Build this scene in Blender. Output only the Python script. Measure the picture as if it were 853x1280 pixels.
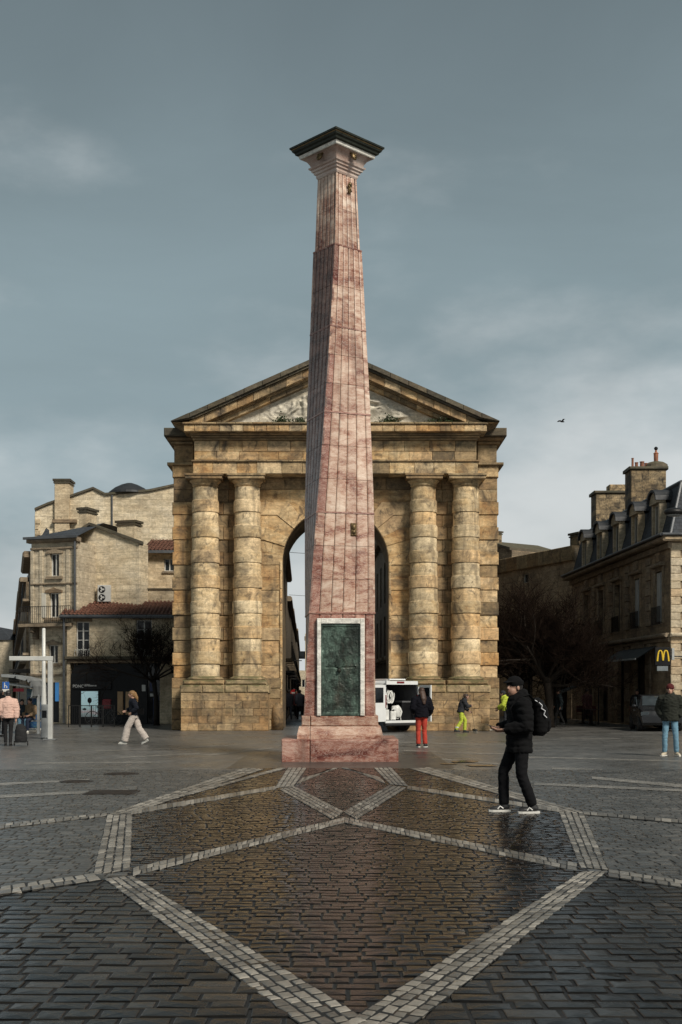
import bpy, bmesh, math, random
from mathutils import Vector, Matrix, noise
sc = bpy.context.scene
for o in list(bpy.data.objects): bpy.data.objects.remove(o)
C = sc.collection
rad = math.radians

# ------------------------------------------------------------------ camera
CAM_H, FPX, HZ, CX = 1.6, 1530.0, 864.0, 426.5      # eye height, focal length and horizon of an 853x1280 frame
cam = bpy.data.cameras.new('camera'); camo = bpy.data.objects.new('camera', cam); C.objects.link(camo)
camo.location = (0, 0, CAM_H); camo.rotation_euler = (rad(90), 0, 0)
cam.sensor_fit = 'VERTICAL'; cam.sensor_height = 36; cam.sensor_width = 24
cam.lens = FPX / 1280 * 36; cam.shift_y = (HZ - 640) / 1280
cam.clip_start = 0.1; cam.clip_end = 4000
sc.camera = camo
sc.render.resolution_x, sc.render.resolution_y = 682, 1024

# ------------------------------------------------------------------ sky, sun, exposure
SUN_AZ, SUN_EL = 36.0, 42.0        # degrees to the right of straight-behind the camera, elevation
SUN_STRENGTH, SUN_ANGLE = 4.3, 15.0
SKY_GAIN = 1.0
sdir = Vector((math.sin(rad(SUN_AZ)) * math.cos(rad(SUN_EL)), -math.cos(rad(SUN_AZ)) * math.cos(rad(SUN_EL)), math.sin(rad(SUN_EL))))
sl = bpy.data.lights.new('sun', 'SUN'); so = bpy.data.objects.new('sun', sl); C.objects.link(so)
sl.energy = SUN_STRENGTH; sl.angle = rad(SUN_ANGLE); sl.color = (1.0, .93, .82)
so.rotation_euler = sdir.to_track_quat('Z', 'Y').to_euler(); so.location = (20, -30, 40)

w = bpy.data.worlds.new('World'); sc.world = w; w.use_nodes = True
nt = w.node_tree; nt.nodes.clear()
def wn(t, **kw):
    n = nt.nodes.new(t)
    for k, v in kw.items(): setattr(n, k, v)
    return n
def wmath(op, a, b=None, clamp=False):
    n = wn('ShaderNodeMath', operation=op, use_clamp=clamp)
    for i, v in enumerate((a, b)):
        if v is None: continue
        if isinstance(v, (int, float)): n.inputs[i].default_value = v
        else: nt.links.new(v, n.inputs[i])
    return n.outputs[0]
sky = wn('ShaderNodeTexSky', sky_type='NISHITA', sun_disc=False, sun_elevation=rad(SUN_EL), sun_rotation=math.atan2(sdir.x, sdir.y))
sky.air_density = 1.5; sky.dust_density = 3.0
skys = wn('ShaderNodeVectorMath', operation='SCALE'); skys.inputs['Scale'].default_value = 0.07
nt.links.new(sky.outputs[0], skys.inputs[0])
tc = wn('ShaderNodeTexCoord'); sep = wn('ShaderNodeSeparateXYZ'); nt.links.new(tc.outputs['Generated'], sep.inputs[0])
mp = wn('ShaderNodeMapping'); mp.inputs['Scale'].default_value = (3.0, 3.0, 6.5); mp.inputs['Location'].default_value = (5.99, 4.31, 1.61)
nt.links.new(tc.outputs['Generated'], mp.inputs[0])
n1 = wn('ShaderNodeTexNoise'); n1.inputs['Scale'].default_value = 1.0; n1.inputs['Detail'].default_value = 7; n1.inputs['Roughness'].default_value = .52
nt.links.new(mp.outputs[0], n1.inputs[0])
# overcast body: darker slate overhead, paler towards the horizon
ramp = wn('ShaderNodeValToRGB'); nt.links.new(sep.outputs['Z'], ramp.inputs[0])
e = ramp.color_ramp.elements
e[0].position = 0.0; e[0].color = (.33, .40, .43, 1)
e[1].position = .52; e[1].color = (.150, .192, .210, 1)
for p, c in ((.16, (.300, .385, .420, 1)), (.30, (.245, .318, .345, 1))):
    x = e.new(p); x.color = c
# pale broken cloud low in the sky
low = wmath('MULTIPLY', wmath('SUBTRACT', .40, sep.outputs['Z']), 2.6, False)
cm = wmath('ADD', wmath('MULTIPLY', wmath('SUBTRACT', n1.outputs['Fac'], .5), 2.6), low)
cmr = wn('ShaderNodeMapRange', interpolation_type='SMOOTHSTEP'); nt.links.new(cm, cmr.inputs['Value'])
cmr.inputs['From Min'].default_value = .14; cmr.inputs['From Max'].default_value = 1.0
cmr.inputs['To Max'].default_value = .9
mixc = wn('ShaderNodeMix', data_type='RGBA'); nt.links.new(cmr.outputs[0], mixc.inputs['Factor'])
nt.links.new(ramp.outputs[0], mixc.inputs['A']); mixc.inputs['B'].default_value = (.70, .73, .735, 1)
# soft mottling of the high cloud deck
mp2 = wn('ShaderNodeMapping'); mp2.inputs['Scale'].default_value = (2.2, 2.2, 5.0); nt.links.new(tc.outputs['Generated'], mp2.inputs[0])
n2 = wn('ShaderNodeTexNoise'); n2.inputs['Scale'].default_value = 1.0; n2.inputs['Detail'].default_value = 6; n2.inputs['Roughness'].default_value = .55; n2.inputs['Distortion'].default_value = .6
nt.links.new(mp2.outputs[0], n2.inputs[0])
mot = wn('ShaderNodeVectorMath', operation='SCALE'); nt.links.new(mixc.outputs['Result'], mot.inputs[0])
nt.links.new(wmath('ADD', wmath('MULTIPLY', n2.outputs['Fac'], .60), .70), mot.inputs['Scale'])
mixs = wn('ShaderNodeMix', data_type='RGBA'); mixs.inputs['Factor'].default_value = .93
nt.links.new(skys.outputs[0], mixs.inputs['A']); nt.links.new(mot.outputs[0], mixs.inputs['B'])
bg = wn('ShaderNodeBackground'); bg.inputs['Strength'].default_value = SKY_GAIN; nt.links.new(mixs.outputs['Result'], bg.inputs[0])
nt.links.new(bg.outputs[0], wn('ShaderNodeOutputWorld').inputs[0])

vs = sc.view_settings; vs.view_transform = 'Standard'; vs.look = 'None'; vs.gamma = 1; vs.exposure = 0.0; vs.use_curve_mapping = False
sc.cycles.max_bounces = 6; sc.cycles.use_denoising = True

# ------------------------------------------------------------------ helpers
R = random.Random(11)
def at(px, py, Y): return Vector(((px - CX) * Y / FPX, Y, CAM_H + (HZ - py) * Y / FPX))
def gr(px, py):
    Y = CAM_H * FPX / (py - HZ); return Vector(((px - CX) * Y / FPX, Y, 0))

class MB:
    def __init__(s): s.v = []; s.f = []; s.t = []
    def add(s, vs, fs, tone=None):
        b = len(s.v); s.v.extend(tuple(v) for v in vs); s.f.extend(tuple(i + b for i in f) for f in fs)
        if tone is not None: s.t.extend([tone] * len(vs))
        return s
    def box(s, x0, x1, y0, y1, z0, z1):
        return s.add([(x0,y0,z0),(x1,y0,z0),(x1,y1,z0),(x0,y1,z0),(x0,y0,z1),(x1,y0,z1),(x1,y1,z1),(x0,y1,z1)],
                     [(0,3,2,1),(4,5,6,7),(0,1,5,4),(1,2,6,5),(2,3,7,6),(3,0,4,7)])
    def cbox(s, x0, x1, y0, y1, z0, z1, c=.02):
        # box whose camera-side (y0) edges are chamfered
        c = min(c, (x1-x0)*.3, (z1-z0)*.3, (y1-y0)*.4)
        return s.add([(x0,y1,z0),(x1,y1,z0),(x1,y1,z1),(x0,y1,z1),(x0,y0+c,z0),(x1,y0+c,z0),(x1,y0+c,z1),(x0,y0+c,z1),
                      (x0+c,y0,z0+c),(x1-c,y0,z0+c),(x1-c,y0,z1-c),(x0+c,y0,z1-c)],
                     [(0,3,2,1),(0,1,5,4),(1,2,6,5),(2,3,7,6),(3,0,4,7),(4,5,9,8),(5,6,10,9),(6,7,11,10),(7,4,8,11),(8,9,10,11)])
    def prism(s, poly, y0, y1, c=0.0):
        # polygon in (x,z), counter-clockwise seen from -y, extruded from y0 (front) to y1
        n = len(poly); a = sum((poly[i][0]*poly[(i+1)%n][1]-poly[(i+1)%n][0]*poly[i][1]) for i in range(n))
        if a < 0: poly = poly[::-1]
        cx = sum(p[0] for p in poly)/n; cz = sum(p[1] for p in poly)/n
        fr = []
        for x, z in poly:
            d = math.hypot(x-cx, z-cz) or 1; k = max(0, 1 - c*1.4/d); fr.append((cx+(x-cx)*k, y0, cz+(z-cz)*k))
        mid = [(x, y0+c, z) for x, z in poly]; bk = [(x, y1, z) for x, z in poly]
        f = [tuple(range(n)), tuple(range(3*n-1, 2*n-1, -1))]
        for i in range(n):
            j = (i+1) % n
            f.append((i+n, j+n, j, i)); f.append((i+2*n, j+2*n, j+n, i+n))
        return s.add(fr+mid+bk, f)
    def prismz(s, poly, z0, z1):
        n = len(poly); a = sum((poly[i][0]*poly[(i+1)%n][1]-poly[(i+1)%n][0]*poly[i][1]) for i in range(n))
        if a < 0: poly = poly[::-1]
        return s.add([(x,y,z0) for x,y in poly]+[(x,y,z1) for x,y in poly],
                     [tuple(range(n-1,-1,-1)), tuple(range(n,2*n))]+[(i,(i+1)%n,(i+1)%n+n,i+n) for i in range(n)])
    def lathe(s, prof, c=(0,0,0), seg=20):
        vs = []; n = len(prof)
        for r, z in prof:
            for k in range(seg):
                a = 2*math.pi*k/seg; vs.append((c[0]+r*math.cos(a), c[1]+r*math.sin(a), c[2]+z))
        f = []
        for i in range(n-1):
            for k in range(seg):
                l = (k+1) % seg; f.append((i*seg+k, i*seg+l, (i+1)*seg+l, (i+1)*seg+k))
        f.append(tuple(range(seg-1,-1,-1))); f.append(tuple(range((n-1)*seg, n*seg)))
        return s.add(vs, f)
    def path(s, pts, rs, seg=8, flat=1.0, up=None, cap=True):
        # tube through pts with radius rs; flat squashes the second axis
        pts = [Vector(p) for p in pts]; n = len(pts); vs = []
        if isinstance(rs, (int, float)): rs = [rs]*n
        prev = None
        for i, p in enumerate(pts):
            d = (pts[min(i+1,n-1)] - pts[max(i-1,0)]).normalized()
            if prev is None:
                ref = Vector(up) if up else (Vector((0,0,1)) if abs(d.z) < .8 else Vector((1,0,0)))
                a = d.cross(ref).normalized()
            else: a = (prev - d*prev.dot(d)).normalized()
            prev = a; b = d.cross(a)
            for k in range(seg):
                t = 2*math.pi*k/seg; vs.append(p + a*math.cos(t)*rs[i] + b*math.sin(t)*rs[i]*flat)
        f = [(i*seg+k, i*seg+(k+1)%seg, (i+1)*seg+(k+1)%seg, (i+1)*seg+k) for i in range(n-1) for k in range(seg)]
        if cap: f += [tuple(range(seg-1,-1,-1)), tuple(range((n-1)*seg, n*seg))]
        return s.add(vs, f)
    def rings(s, rs, seg=16):
        # rs: (cx,cy,cz,rx,ry) horizontal ellipses from low to high
        vs = []
        for cx, cy, cz, rx, ry in rs:
            for k in range(seg):
                t = 2*math.pi*k/seg; vs.append((cx+rx*math.cos(t), cy+ry*math.sin(t), cz))
        n = len(rs)
        f = [(i*seg+k, i*seg+(k+1)%seg, (i+1)*seg+(k+1)%seg, (i+1)*seg+k) for i in range(n-1) for k in range(seg)]
        f += [tuple(range(seg-1,-1,-1)), tuple(range((n-1)*seg, n*seg))]
        return s.add(vs, f)
    def ell(s, c, rx, ry, rz, seg=14, rn=8, rot=None):
        vs = [Vector((0,0,-rz))]; 
        for i in range(1, rn):
            a = -math.pi/2 + math.pi*i/rn
            for k in range(seg):
                t = 2*math.pi*k/seg; vs.append(Vector((rx*math.cos(a)*math.cos(t), ry*math.cos(a)*math.sin(t), rz*math.sin(a))))
        vs.append(Vector((0,0,rz)))
        if rot: vs = [rot @ v for v in vs]
        vs = [v+Vector(c) for v in vs]; f = []
        for k in range(seg): f.append((0, 1+(k+1)%seg, 1+k))
        for i in range(rn-2):
            for k in range(seg):
                l = (k+1)%seg; f.append((1+i*seg+k, 1+i*seg+l, 1+(i+1)*seg+l, 1+(i+1)*seg+k))
        b = 1+(rn-2)*seg
        for k in range(seg): f.append((b+k, b+(k+1)%seg, len(vs)-1))
        return s.add(vs, f)
    def mesh(s, name, m=None, smooth=False):
        me = bpy.data.meshes.new(name); me.from_pydata(s.v, [], s.f); me.update()
        if m: me.materials.append(m)
        if smooth: me.shade_smooth()
        if s.t:
            a = me.attributes.new('tone', 'FLOAT', 'POINT'); a.data.foreach_set('value', s.t)
        return me
    def build(s, name, m, parent=None, smooth=False):
        return obj(name, s.mesh(name, m, smooth), parent)

def obj(name, me, parent=None, loc=None, rz=0):
    o = bpy.data.objects.new(name, me); C.objects.link(o)
    if parent: o.parent = parent
    if loc is not None: o.location = loc
    if rz: o.rotation_euler[2] = rz
    return o
def tag(o, label=None, cat=None, group=None, kind=None):
    if label: o['label'] = label
    if cat: o['category'] = cat
    if group: o['group'] = group
    if kind: o['kind'] = kind
    return o
def thing(name, label, cat, loc=(0,0,0), rz=0, group=None):
    o = bpy.data.objects.new(name, None); C.objects.link(o); o.empty_display_size = .3
    o.location = loc; o.rotation_euler[2] = rz
    return tag(o, label, cat, group)
def boxpart(name, m, parent, *b): return MB().box(*b).build(name, m, parent)
def autosmooth(o, deg=40):
    o.data.shade_smooth()
    try: o.data.set_sharp_from_angle(angle=rad(deg))
    except Exception: pass
    return o
def text_mesh(body, size, depth=.01):
    cu = bpy.data.curves.new('lettering', 'FONT'); cu.body = body; cu.size = size; cu.extrude = depth
    o = bpy.data.objects.new('lettering', cu); C.objects.link(o)
    bpy.context.view_layer.update(); dg = bpy.context.evaluated_depsgraph_get()
    me = bpy.data.meshes.new_from_object(o.evaluated_get(dg)); bpy.data.objects.remove(o)
    return me

# ------------------------------------------------------------------ materials
class NB:
    def __init__(s, name):
        s.m = bpy.data.materials.new(name); s.m.use_nodes = True; s.t = s.m.node_tree
        s.b = s.t.nodes['Principled BSDF']
    def n(s, ty, ins=None, **kw):
        n = s.t.nodes.new(ty)
        for k, v in kw.items(): setattr(n, k, v)
        for k, v in (ins or {}).items(): s.put(n.inputs[k], v)
        return n
    def put(s, sock, v):
        if isinstance(v, bpy.types.NodeSocket): s.t.links.new(v, sock)
        elif isinstance(v, (tuple, list)) and len(v) == 3 and sock.type == 'RGBA': sock.default_value = (*v, 1)
        else: sock.default_value = v
    def math(s, op, a, b=0.0, clamp=False): 
        n = s.n('ShaderNodeMath', operation=op, use_clamp=clamp); s.put(n.inputs[0], a); s.put(n.inputs[1], b); return n.outputs[0]
    def pos(s, scale=(1,1,1), obj=False, loc=(0,0,0)):
        src = s.n('ShaderNodeTexCoord').outputs['Object'] if obj else s.n('ShaderNodeNewGeometry').outputs['Position']
        return s.n('ShaderNodeMapping', {'Vector': src, 'Scale': scale, 'Location': loc}).outputs[0]
    def noise(s, vec, scale, detail=4, rough=.55, dist=0.0):
        return s.n('ShaderNodeTexNoise', {'Vector': vec, 'Scale': scale, 'Detail': detail, 'Roughness': rough, 'Distortion': dist}).outputs['Fac']
    def ramp(s, fac, stops, interp='LINEAR'):
        n = s.n('ShaderNodeValToRGB'); s.put(n.inputs[0], fac); e = n.color_ramp.elements; n.color_ramp.interpolation = interp
        stops = [(p, c if not isinstance(c, (int, float)) else (c, c, c)) for p, c in stops]
        e[0].position, e[0].color = stops[0][0], (*stops[0][1], 1); e[1].position, e[1].color = stops[-1][0], (*stops[-1][1], 1)
        for p, c in stops[1:-1]: x = e.new(p); x.color = (*c, 1)
        return n.outputs[0]
    def mix(s, f, a, b, blend='MIX'):
        n = s.n('ShaderNodeMix', data_type='RGBA', blend_type=blend); s.put(n.inputs['Factor'], f); s.put(n.inputs['A'], a); s.put(n.inputs['B'], b)
        return n.outputs['Result']
    def rng(s, v, a, b, c=0.0, d=1.0):
        n = s.n('ShaderNodeMapRange', {'Value': v, 'From Min': a, 'From Max': b, 'To Min': c, 'To Max': d}); return n.outputs[0]
    def scale(s, col, f):
        n = s.n('ShaderNodeVectorMath', operation='SCALE'); s.put(n.inputs[0], col); s.put(n.inputs['Scale'], f); return n.outputs[0]
    def bump(s, h, strength=.4, dist=.02):
        n = s.n('ShaderNodeBump', {'Height': h, 'Strength': strength, 'Distance': dist}); s.put(s.b.inputs['Normal'], n.outputs[0])
    def out(s, col=None, rough=None, metal=None, spec=None):
        if col is not None: s.put(s.b.inputs['Base Color'], col)
        if rough is not None: s.put(s.b.inputs['Roughness'], rough)
        if metal is not None: s.b.inputs['Metallic'].default_value = metal
        if spec is not None: s.b.inputs['Specular IOR Level'].default_value = spec
        return s.m

def plain(name, col, rough=.6, metal=0.0, var=.25, scale=3.0, bump=.15, fine=40.0, spec=None):
    b = NB(name); p = b.pos(obj=True)
    n = b.noise(p, scale, 5, .6); f = b.noise(p, fine, 3)
    c = b.scale(b.mix(0.0, col, col), b.rng(n, .3, .7, 1-var, 1+var))
    b.bump(f, bump, .01)
    return b.out(c, b.rng(n, .3, .7, max(.02, rough-.08), min(1, rough+.08)), metal, spec)
def emit(name, col, strength):
    b = NB(name); b.out(col, .4); b.put(b.b.inputs['Emission Color'], col); b.b.inputs['Emission Strength'].default_value = strength; return b.m
def glass(name, col=(.005,.006,.007), rough=.06):
    b = NB(name); p = b.pos(obj=True); n = b.noise(p, 1.3, 2)
    c = b.mix(b.rng(n, .35, .65), col, tuple(v*2.5 for v in col)); b.bump(b.noise(p, 2.5, 1), .05, .05)
    return b.out(c, rough, None, .3)

def masonry(name, cols, stain=(.035,.028,.022), stain_amt=.55, streak=.6, moss=0.0, rand=.3, nscale=.55, rough=.85, brick=None, wet=0.0, slo=.50, joint=(.08,.065,.05), obj=False, bumpd=.02):
    """weathered stone: patches of cols, per-piece tone, dark stains and runs, optional coursing"""
    b = NB(name); p = b.pos(obj=obj)
    n = b.noise(p, nscale, 6, .62, .4); n2 = b.noise(b.pos((1,1,2.2), obj), nscale*3.2, 5, .6)
    k = len(cols); col = b.ramp(b.math('ADD', b.math('MULTIPLY', n, .6), b.math('MULTIPLY', n2, .4)), [(.33 + .36*i/(k-1), c) for i, c in enumerate(cols)])
    if rand:
        r = b.n('ShaderNodeObjectInfo').outputs['Random']
        col = b.scale(col, b.rng(r, 0, 1, 1-rand, 1+rand))
        r2 = b.math('FRACT', b.math('MULTIPLY', r, 17.3))
        col = b.mix(b.rng(r2, .5, 1, 0, .55), col, cols[-1])
        r3 = b.math('FRACT', b.math('MULTIPLY', r, 43.7)); col = b.mix(b.rng(r3, .5, 1, 0, .45), col, tuple(v*k_ for v, k_ in zip(cols[len(cols)//2], (1.0,.74,.48))))
    br = None
    if brick:
        s3 = b.n('ShaderNodeSeparateXYZ', {0: b.pos(obj=True)})
        cv = b.n('ShaderNodeCombineXYZ', {0: s3.outputs[0], 1: s3.outputs[2]}).outputs[0]
        bn = b.n('ShaderNodeTexBrick', {'Vector': cv, 'Scale': 1.0, 'Brick Width': brick[0], 'Row Height': brick[1], 'Mortar Size': brick[2], 'Mortar Smooth': .3, 'Bias': 0.0,
                  'Color1': (.86,.86,.86), 'Color2': (1.08,1.07,1.05), 'Mortar': (1,1,1)})
        col = b.mix(1.0, col, bn.outputs['Color'], 'MULTIPLY'); br = bn.outputs['Fac']
        col = b.mix(b.math('MULTIPLY', br, .75), col, joint)
    mo = b.noise(b.pos((1,1,1.8), obj, (3,1,7)), 5.5, 7, .75, .6); bedd = b.noise(b.pos((.35,.35,4.5), obj), 2.2, 5, .7)
    col = b.scale(col, b.math('MULTIPLY', b.rng(mo, .32, .68, .62, 1.34), b.rng(bedd, .35, .65, .84, 1.14)))
    sn = b.noise(b.pos((1,1,.8), obj, (7,3,1)), nscale*1.7, 7, .68, .8)
    sf = b.math('MAXIMUM', b.rng(sn, slo, slo+.20), b.math('MULTIPLY', b.rng(b.noise(b.pos((1,1,.7), obj, (2,9,4)), nscale*4.5, 6, .7, 1.0), .525, .66), .85))
    if streak:
        st = b.noise(b.pos((2.2,2.2,.16), obj, (1,5,2)), 1.1, 5, .6)
        sf = b.math('MAXIMUM', sf, b.math('MULTIPLY', b.rng(st, .52, .75), streak))
    col = b.mix(b.math('MULTIPLY', sf, stain_amt, True), col, stain)
    if moss:
        g = b.noise(b.pos((1,1,1), obj, (4,4,9)), 2.3, 5, .7); nz = b.n('ShaderNodeSeparateXYZ', {0: b.n('ShaderNodeNewGeometry').outputs['Normal']}).outputs[2]
        mf = b.math('MULTIPLY', b.rng(b.math('ADD', g, b.math('MULTIPLY', nz, .18)), .5, .68), moss, True)
        col = b.mix(mf, col, (.055,.06,.018))
    fine = b.noise(p, 16, 6, .7); h = b.math('ADD', fine, b.math('MULTIPLY', n2, 1.5))
    if br is not None: h = b.math('SUBTRACT', h, b.math('MULTIPLY', br, 1.2))
    b.bump(h, .55, bumpd)
    return b.out(col, b.rng(fine, .3, .7, rough-.12-wet, rough+.08-wet))

GATE = masonry('gate limestone', [(.25,.125,.047),(.42,.265,.118),(.55,.40,.215),(.68,.54,.345)], stain_amt=.9, streak=1.0, rand=.17, nscale=.6, slo=.475)
GATE_DARK = masonry('soot and shade dark limestone', [(.10,.075,.045),(.26,.18,.095),(.42,.31,.17)], stain_amt=.85, streak=.9, rand=.3, nscale=.7, moss=.25)
GATE_TOP = masonry('blackened roof stone', [(.035,.03,.022),(.07,.06,.04),(.14,.11,.07)], stain_amt=.7, rand=.3, moss=.3)
GATE_MOSS = masonry('mossy limestone', [(.16,.12,.06),(.30,.22,.12),(.40,.30,.17)], stain_amt=.7, streak=.5, moss=.8, rand=.25, nscale=.9)
GATE_FOOT = masonry('damp pedestal limestone', [(.20,.115,.05),(.33,.22,.11),(.45,.335,.195)], stain_amt=.85, streak=.8, rand=.28, moss=.3, nscale=.6)
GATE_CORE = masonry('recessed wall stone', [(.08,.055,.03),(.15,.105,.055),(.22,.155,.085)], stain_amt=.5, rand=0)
GATE_COL = masonry('pale column limestone', [(.34,.205,.09),(.50,.36,.19),(.60,.465,.28),(.70,.58,.385)], stain_amt=.86, streak=1.0, rand=.17, nscale=.65, slo=.48)
TYMP = masonry('pale tympanum stone', [(.46,.40,.29),(.56,.51,.41),(.62,.57,.48)], stain_amt=.45, streak=.3, rand=.12, nscale=.9)

# ------------------------------------------------------------------ wet paving
def paving(name, cols, rough0, rough1, joint=None, brick=None, specbump=.5, spec=.5):
    b = NB(name); p = b.pos()
    tone = b.n('ShaderNodeAttribute', attribute_name='tone').outputs['Fac'] if brick is None else None
    patch = b.noise(p, .55, 4, .55); fine = b.noise(p, 22, 5, .7); mid = b.noise(p, 5, 4, .6)
    if brick:
        bn = b.n('ShaderNodeTexBrick', {'Vector': p, 'Scale': 1.0, 'Brick Width': brick[0], 'Row Height': brick[1], 'Mortar Size': brick[2], 'Mortar Smooth': .4, 'Bias': 0.0,
                 'Color1': (0,0,0), 'Color2': (1,1,1), 'Mortar': (.5,.5,.5)})
        tone = b.n('ShaderNodeSeparateXYZ', {0: bn.outputs['Color']}).outputs[0]
    k = len(cols)
    col = b.ramp(b.math('ADD', b.math('MULTIPLY', tone, .75), b.math('MULTIPLY', mid, .25)), [(.08 + .84*i/(k-1), c) for i, c in enumerate(cols)])
    col = b.scale(col, b.rng(fine, .3, .7, .75, 1.25)); col = b.scale(col, b.rng(patch, .3, .7, .8, 1.2))
    h = b.math('ADD', b.math('MULTIPLY', fine, .6), b.math('MULTIPLY', mid, 1.6))
    if brick:
        col = b.mix(b.math('MULTIPLY', bn.outputs['Fac'], .8), col, joint); h = b.math('SUBTRACT', h, b.math('MULTIPLY', bn.outputs['Fac'], 2.2))
    b.bump(h, specbump, .012)
    wetn = b.math('ADD', b.math('MULTIPLY', patch, .6), b.math('MULTIPLY', mid, .4))
    return b.out(col, b.rng(wetn, .36, .64, rough0, rough1), None, spec)
PAVE_IN = paving('wet brown setts', [(.002,.0017,.0014),(.006,.0044,.0034),(.012,.0085,.006),(.027,.018,.012)], .08, .25, specbump=.28, spec=.21)
PAVE_OUT = paving('wet slate grey setts', [(.003,.0026,.0022),(.008,.0072,.0062),(.015,.0135,.0115),(.036,.033,.029)], .12, .36, specbump=.32, spec=.16)
PAVE_MID = paving('damp grey small setts', [(.038,.037,.034),(.062,.060,.055),(.092,.088,.080)], .22, .46)
PAVE_PALE = paving('pale granite band stones', [(.05,.045,.038),(.135,.123,.104),(.19,.174,.148),(.29,.268,.23)], .2, .48)
PAVE_FAR = paving('distant sett paving', [(.066,.064,.060),(.100,.097,.090),(.145,.139,.128)], .24, .46, (.025,.024,.023), (.19,.13,.012), .5, .6)
BED = plain('dark wet joint sand', (.005,.0045,.004), .6, var=.4, scale=6, bump=.5)
PALE_STRIPE = paving('far pale stone stripe', [(.13,.122,.107),(.19,.178,.157),(.29,.272,.24)], .3, .5, (.05,.047,.042), (.14,.11,.012), .5)
APRON = paving('smooth grey apron slabs', [(.036,.035,.032),(.047,.045,.041),(.058,.055,.05)], .25, .42, (.02,.02,.019), (.53,.78,.01), .3)

plaza = MB().add([(-900,-200,-.008),(900,-200,-.008),(900,2500,-.008),(-900,2500,-.008)], [(0,1,2,3)]).build('plaza', PAVE_FAR)
tag(plaza, 'wide wet plaza paved with dark setts and pale stone bands', kind='structure')

def inside(p, poly):
    x, y = p[0], p[1]; c = False; n = len(poly)
    for i in range(n):
        x0, y0 = poly[i]; x1, y1 = poly[(i+1) % n]
        if (y0 > y) != (y1 > y) and x < (x1-x0)*(y-y0)/(y1-y0)+x0: c = not c
    return c
def gp(*pts): return [tuple(gr(*p)[:2]) for p in pts]
# bands of pale stone: four ground corners (a,b = one end, c,d = other end), rows across
def ext(p, q, k): return (p[0]+(q[0]-p[0])*k, p[1]+(q[1]-p[1])*k)
bands = []
def band(pts, rows, k0=0.0, k1=1.0):
    a, b, c, d = gp(*pts)       # a->d one long edge, b->c the other
    bands.append(((ext(a,d,k0), ext(b,c,k0), ext(b,c,k1), ext(a,d,k1)), rows))
band([(130,1099),(166,1095),(448,1268),(373,1280)], 4, 0, 1.22)
band([(727,1090),(761,1089),(519,1280),(448,1268)], 4, 0, 1.22)
band([(116,1094),(164,1088),(166,1018),(134,1019)], 4)
band([(725,1085),(761,1088),(730,1016),(698,1015)], 4)
band([(165,1086),(166,1096),(431,1029),(431,1022)], 2)
band([(431,1022),(431,1029),(722,1090),(722,1080)], 2)
band([(349,987),(368,983),(430,1015),(416,1025)], 4)
band([(509,985),(486,982),(430,1015),(446,1025)], 4)
band([(343,986),(368,983),(384,960),(360,960)], 4)
band([(511,983),(488,981),(467,960),(490,960)], 4)
band([(371,981),(378,973),(425,960),(418,960)], 2)
band([(482,980),(475,972),(426,960),(433,960)], 2)
band([(345,983),(345,987),(164,1019),(164,1013)], 1)
band([(509,982.5),(509,987),(699,1016),(699,1011)], 1)
band([(136,1018),(163,1018),(330,962),(306,960)], 3)
band([(698,1015),(730,1016),(538,960),(512,961)], 3)
band([(205,1000),(213,1001),(358,961),(350,960)], 1)
band([(128,1101),(118,1093),(0,1110),(0,1120)], 2, 0, 1.6)
band([(760,1088),(760,1097),(853,1111),(853,1102)], 2, 0, 1.6)
band([(134,1017),(134,1021),(0,1037),(0,1031)], 2, 0, 1.6)
band([(729,1015.5),(729,1019),(853,1030),(853,1026)], 1, 0, 1.6)
octagon = gp((160,1092),(448,1275),(735,1088),(702,1016),(535,959),(312,959),(160,1018))
lowline = [gr(-120,1134), gr(128,1097), gr(160,1094), gr(448,1268), gr(727,1090), gr(760,1092), gr(980,1126)]
def below_line(x, y):
    for p, q in zip(lowline, lowline[1:]):
        if p.x <= x <= q.x: return y < p.y + (q.y-p.y)*(x-p.x)/(q.x-p.x)
    return y < 10
apron_front = gr(426, 960).y

def sett(cx, cy, w, d, z, rng, ang=0.0, jit=.055, bev=.009):
    """verts, faces of one worn sett: crowned top, rounded arris, short skirt"""
    hw, hd = w/2, d/2; ca, sa = math.cos(ang), math.sin(ang); tx, ty = rng.uniform(-.02,.02), rng.uniform(-.02,.02)
    cs = []
    for sx, sy in ((-1,-1),(1,-1),(1,1),(-1,1)):
        cs.append((sx*hw*(1-jit*rng.random()), sy*hd*(1-jit*1.5*rng.random())))
    vs = []
    for k, (inset, dz) in enumerate(((bev, 0), (bev*.35, -bev*.35), (0, -.022))):
        for x, y in cs:
            x2 = x - math.copysign(min(inset, hw*.3), x); y2 = y - math.copysign(min(inset, hd*.3), y)
            vs.append((cx + x2*ca - y2*sa, cy + x2*sa + y2*ca, z + dz + tx*x2 + ty*y2))
    vs.append((cx, cy, z + .0035))
    f = [(12,0,1),(12,1,2),(12,2,3),(12,3,0)]
    for k in (0, 1):
        for i in range(4):
            j = (i+1) % 4; f.append((k*4+i, k*4+4+i, k*4+4+j, k*4+j))
    return vs, f
near_cobbles, near_bands = [], []
fields = {'in': [], 'out': [], 'mid': []}
def in_view(x, y, m=0): return abs(x) < .2785*y + m
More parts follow.
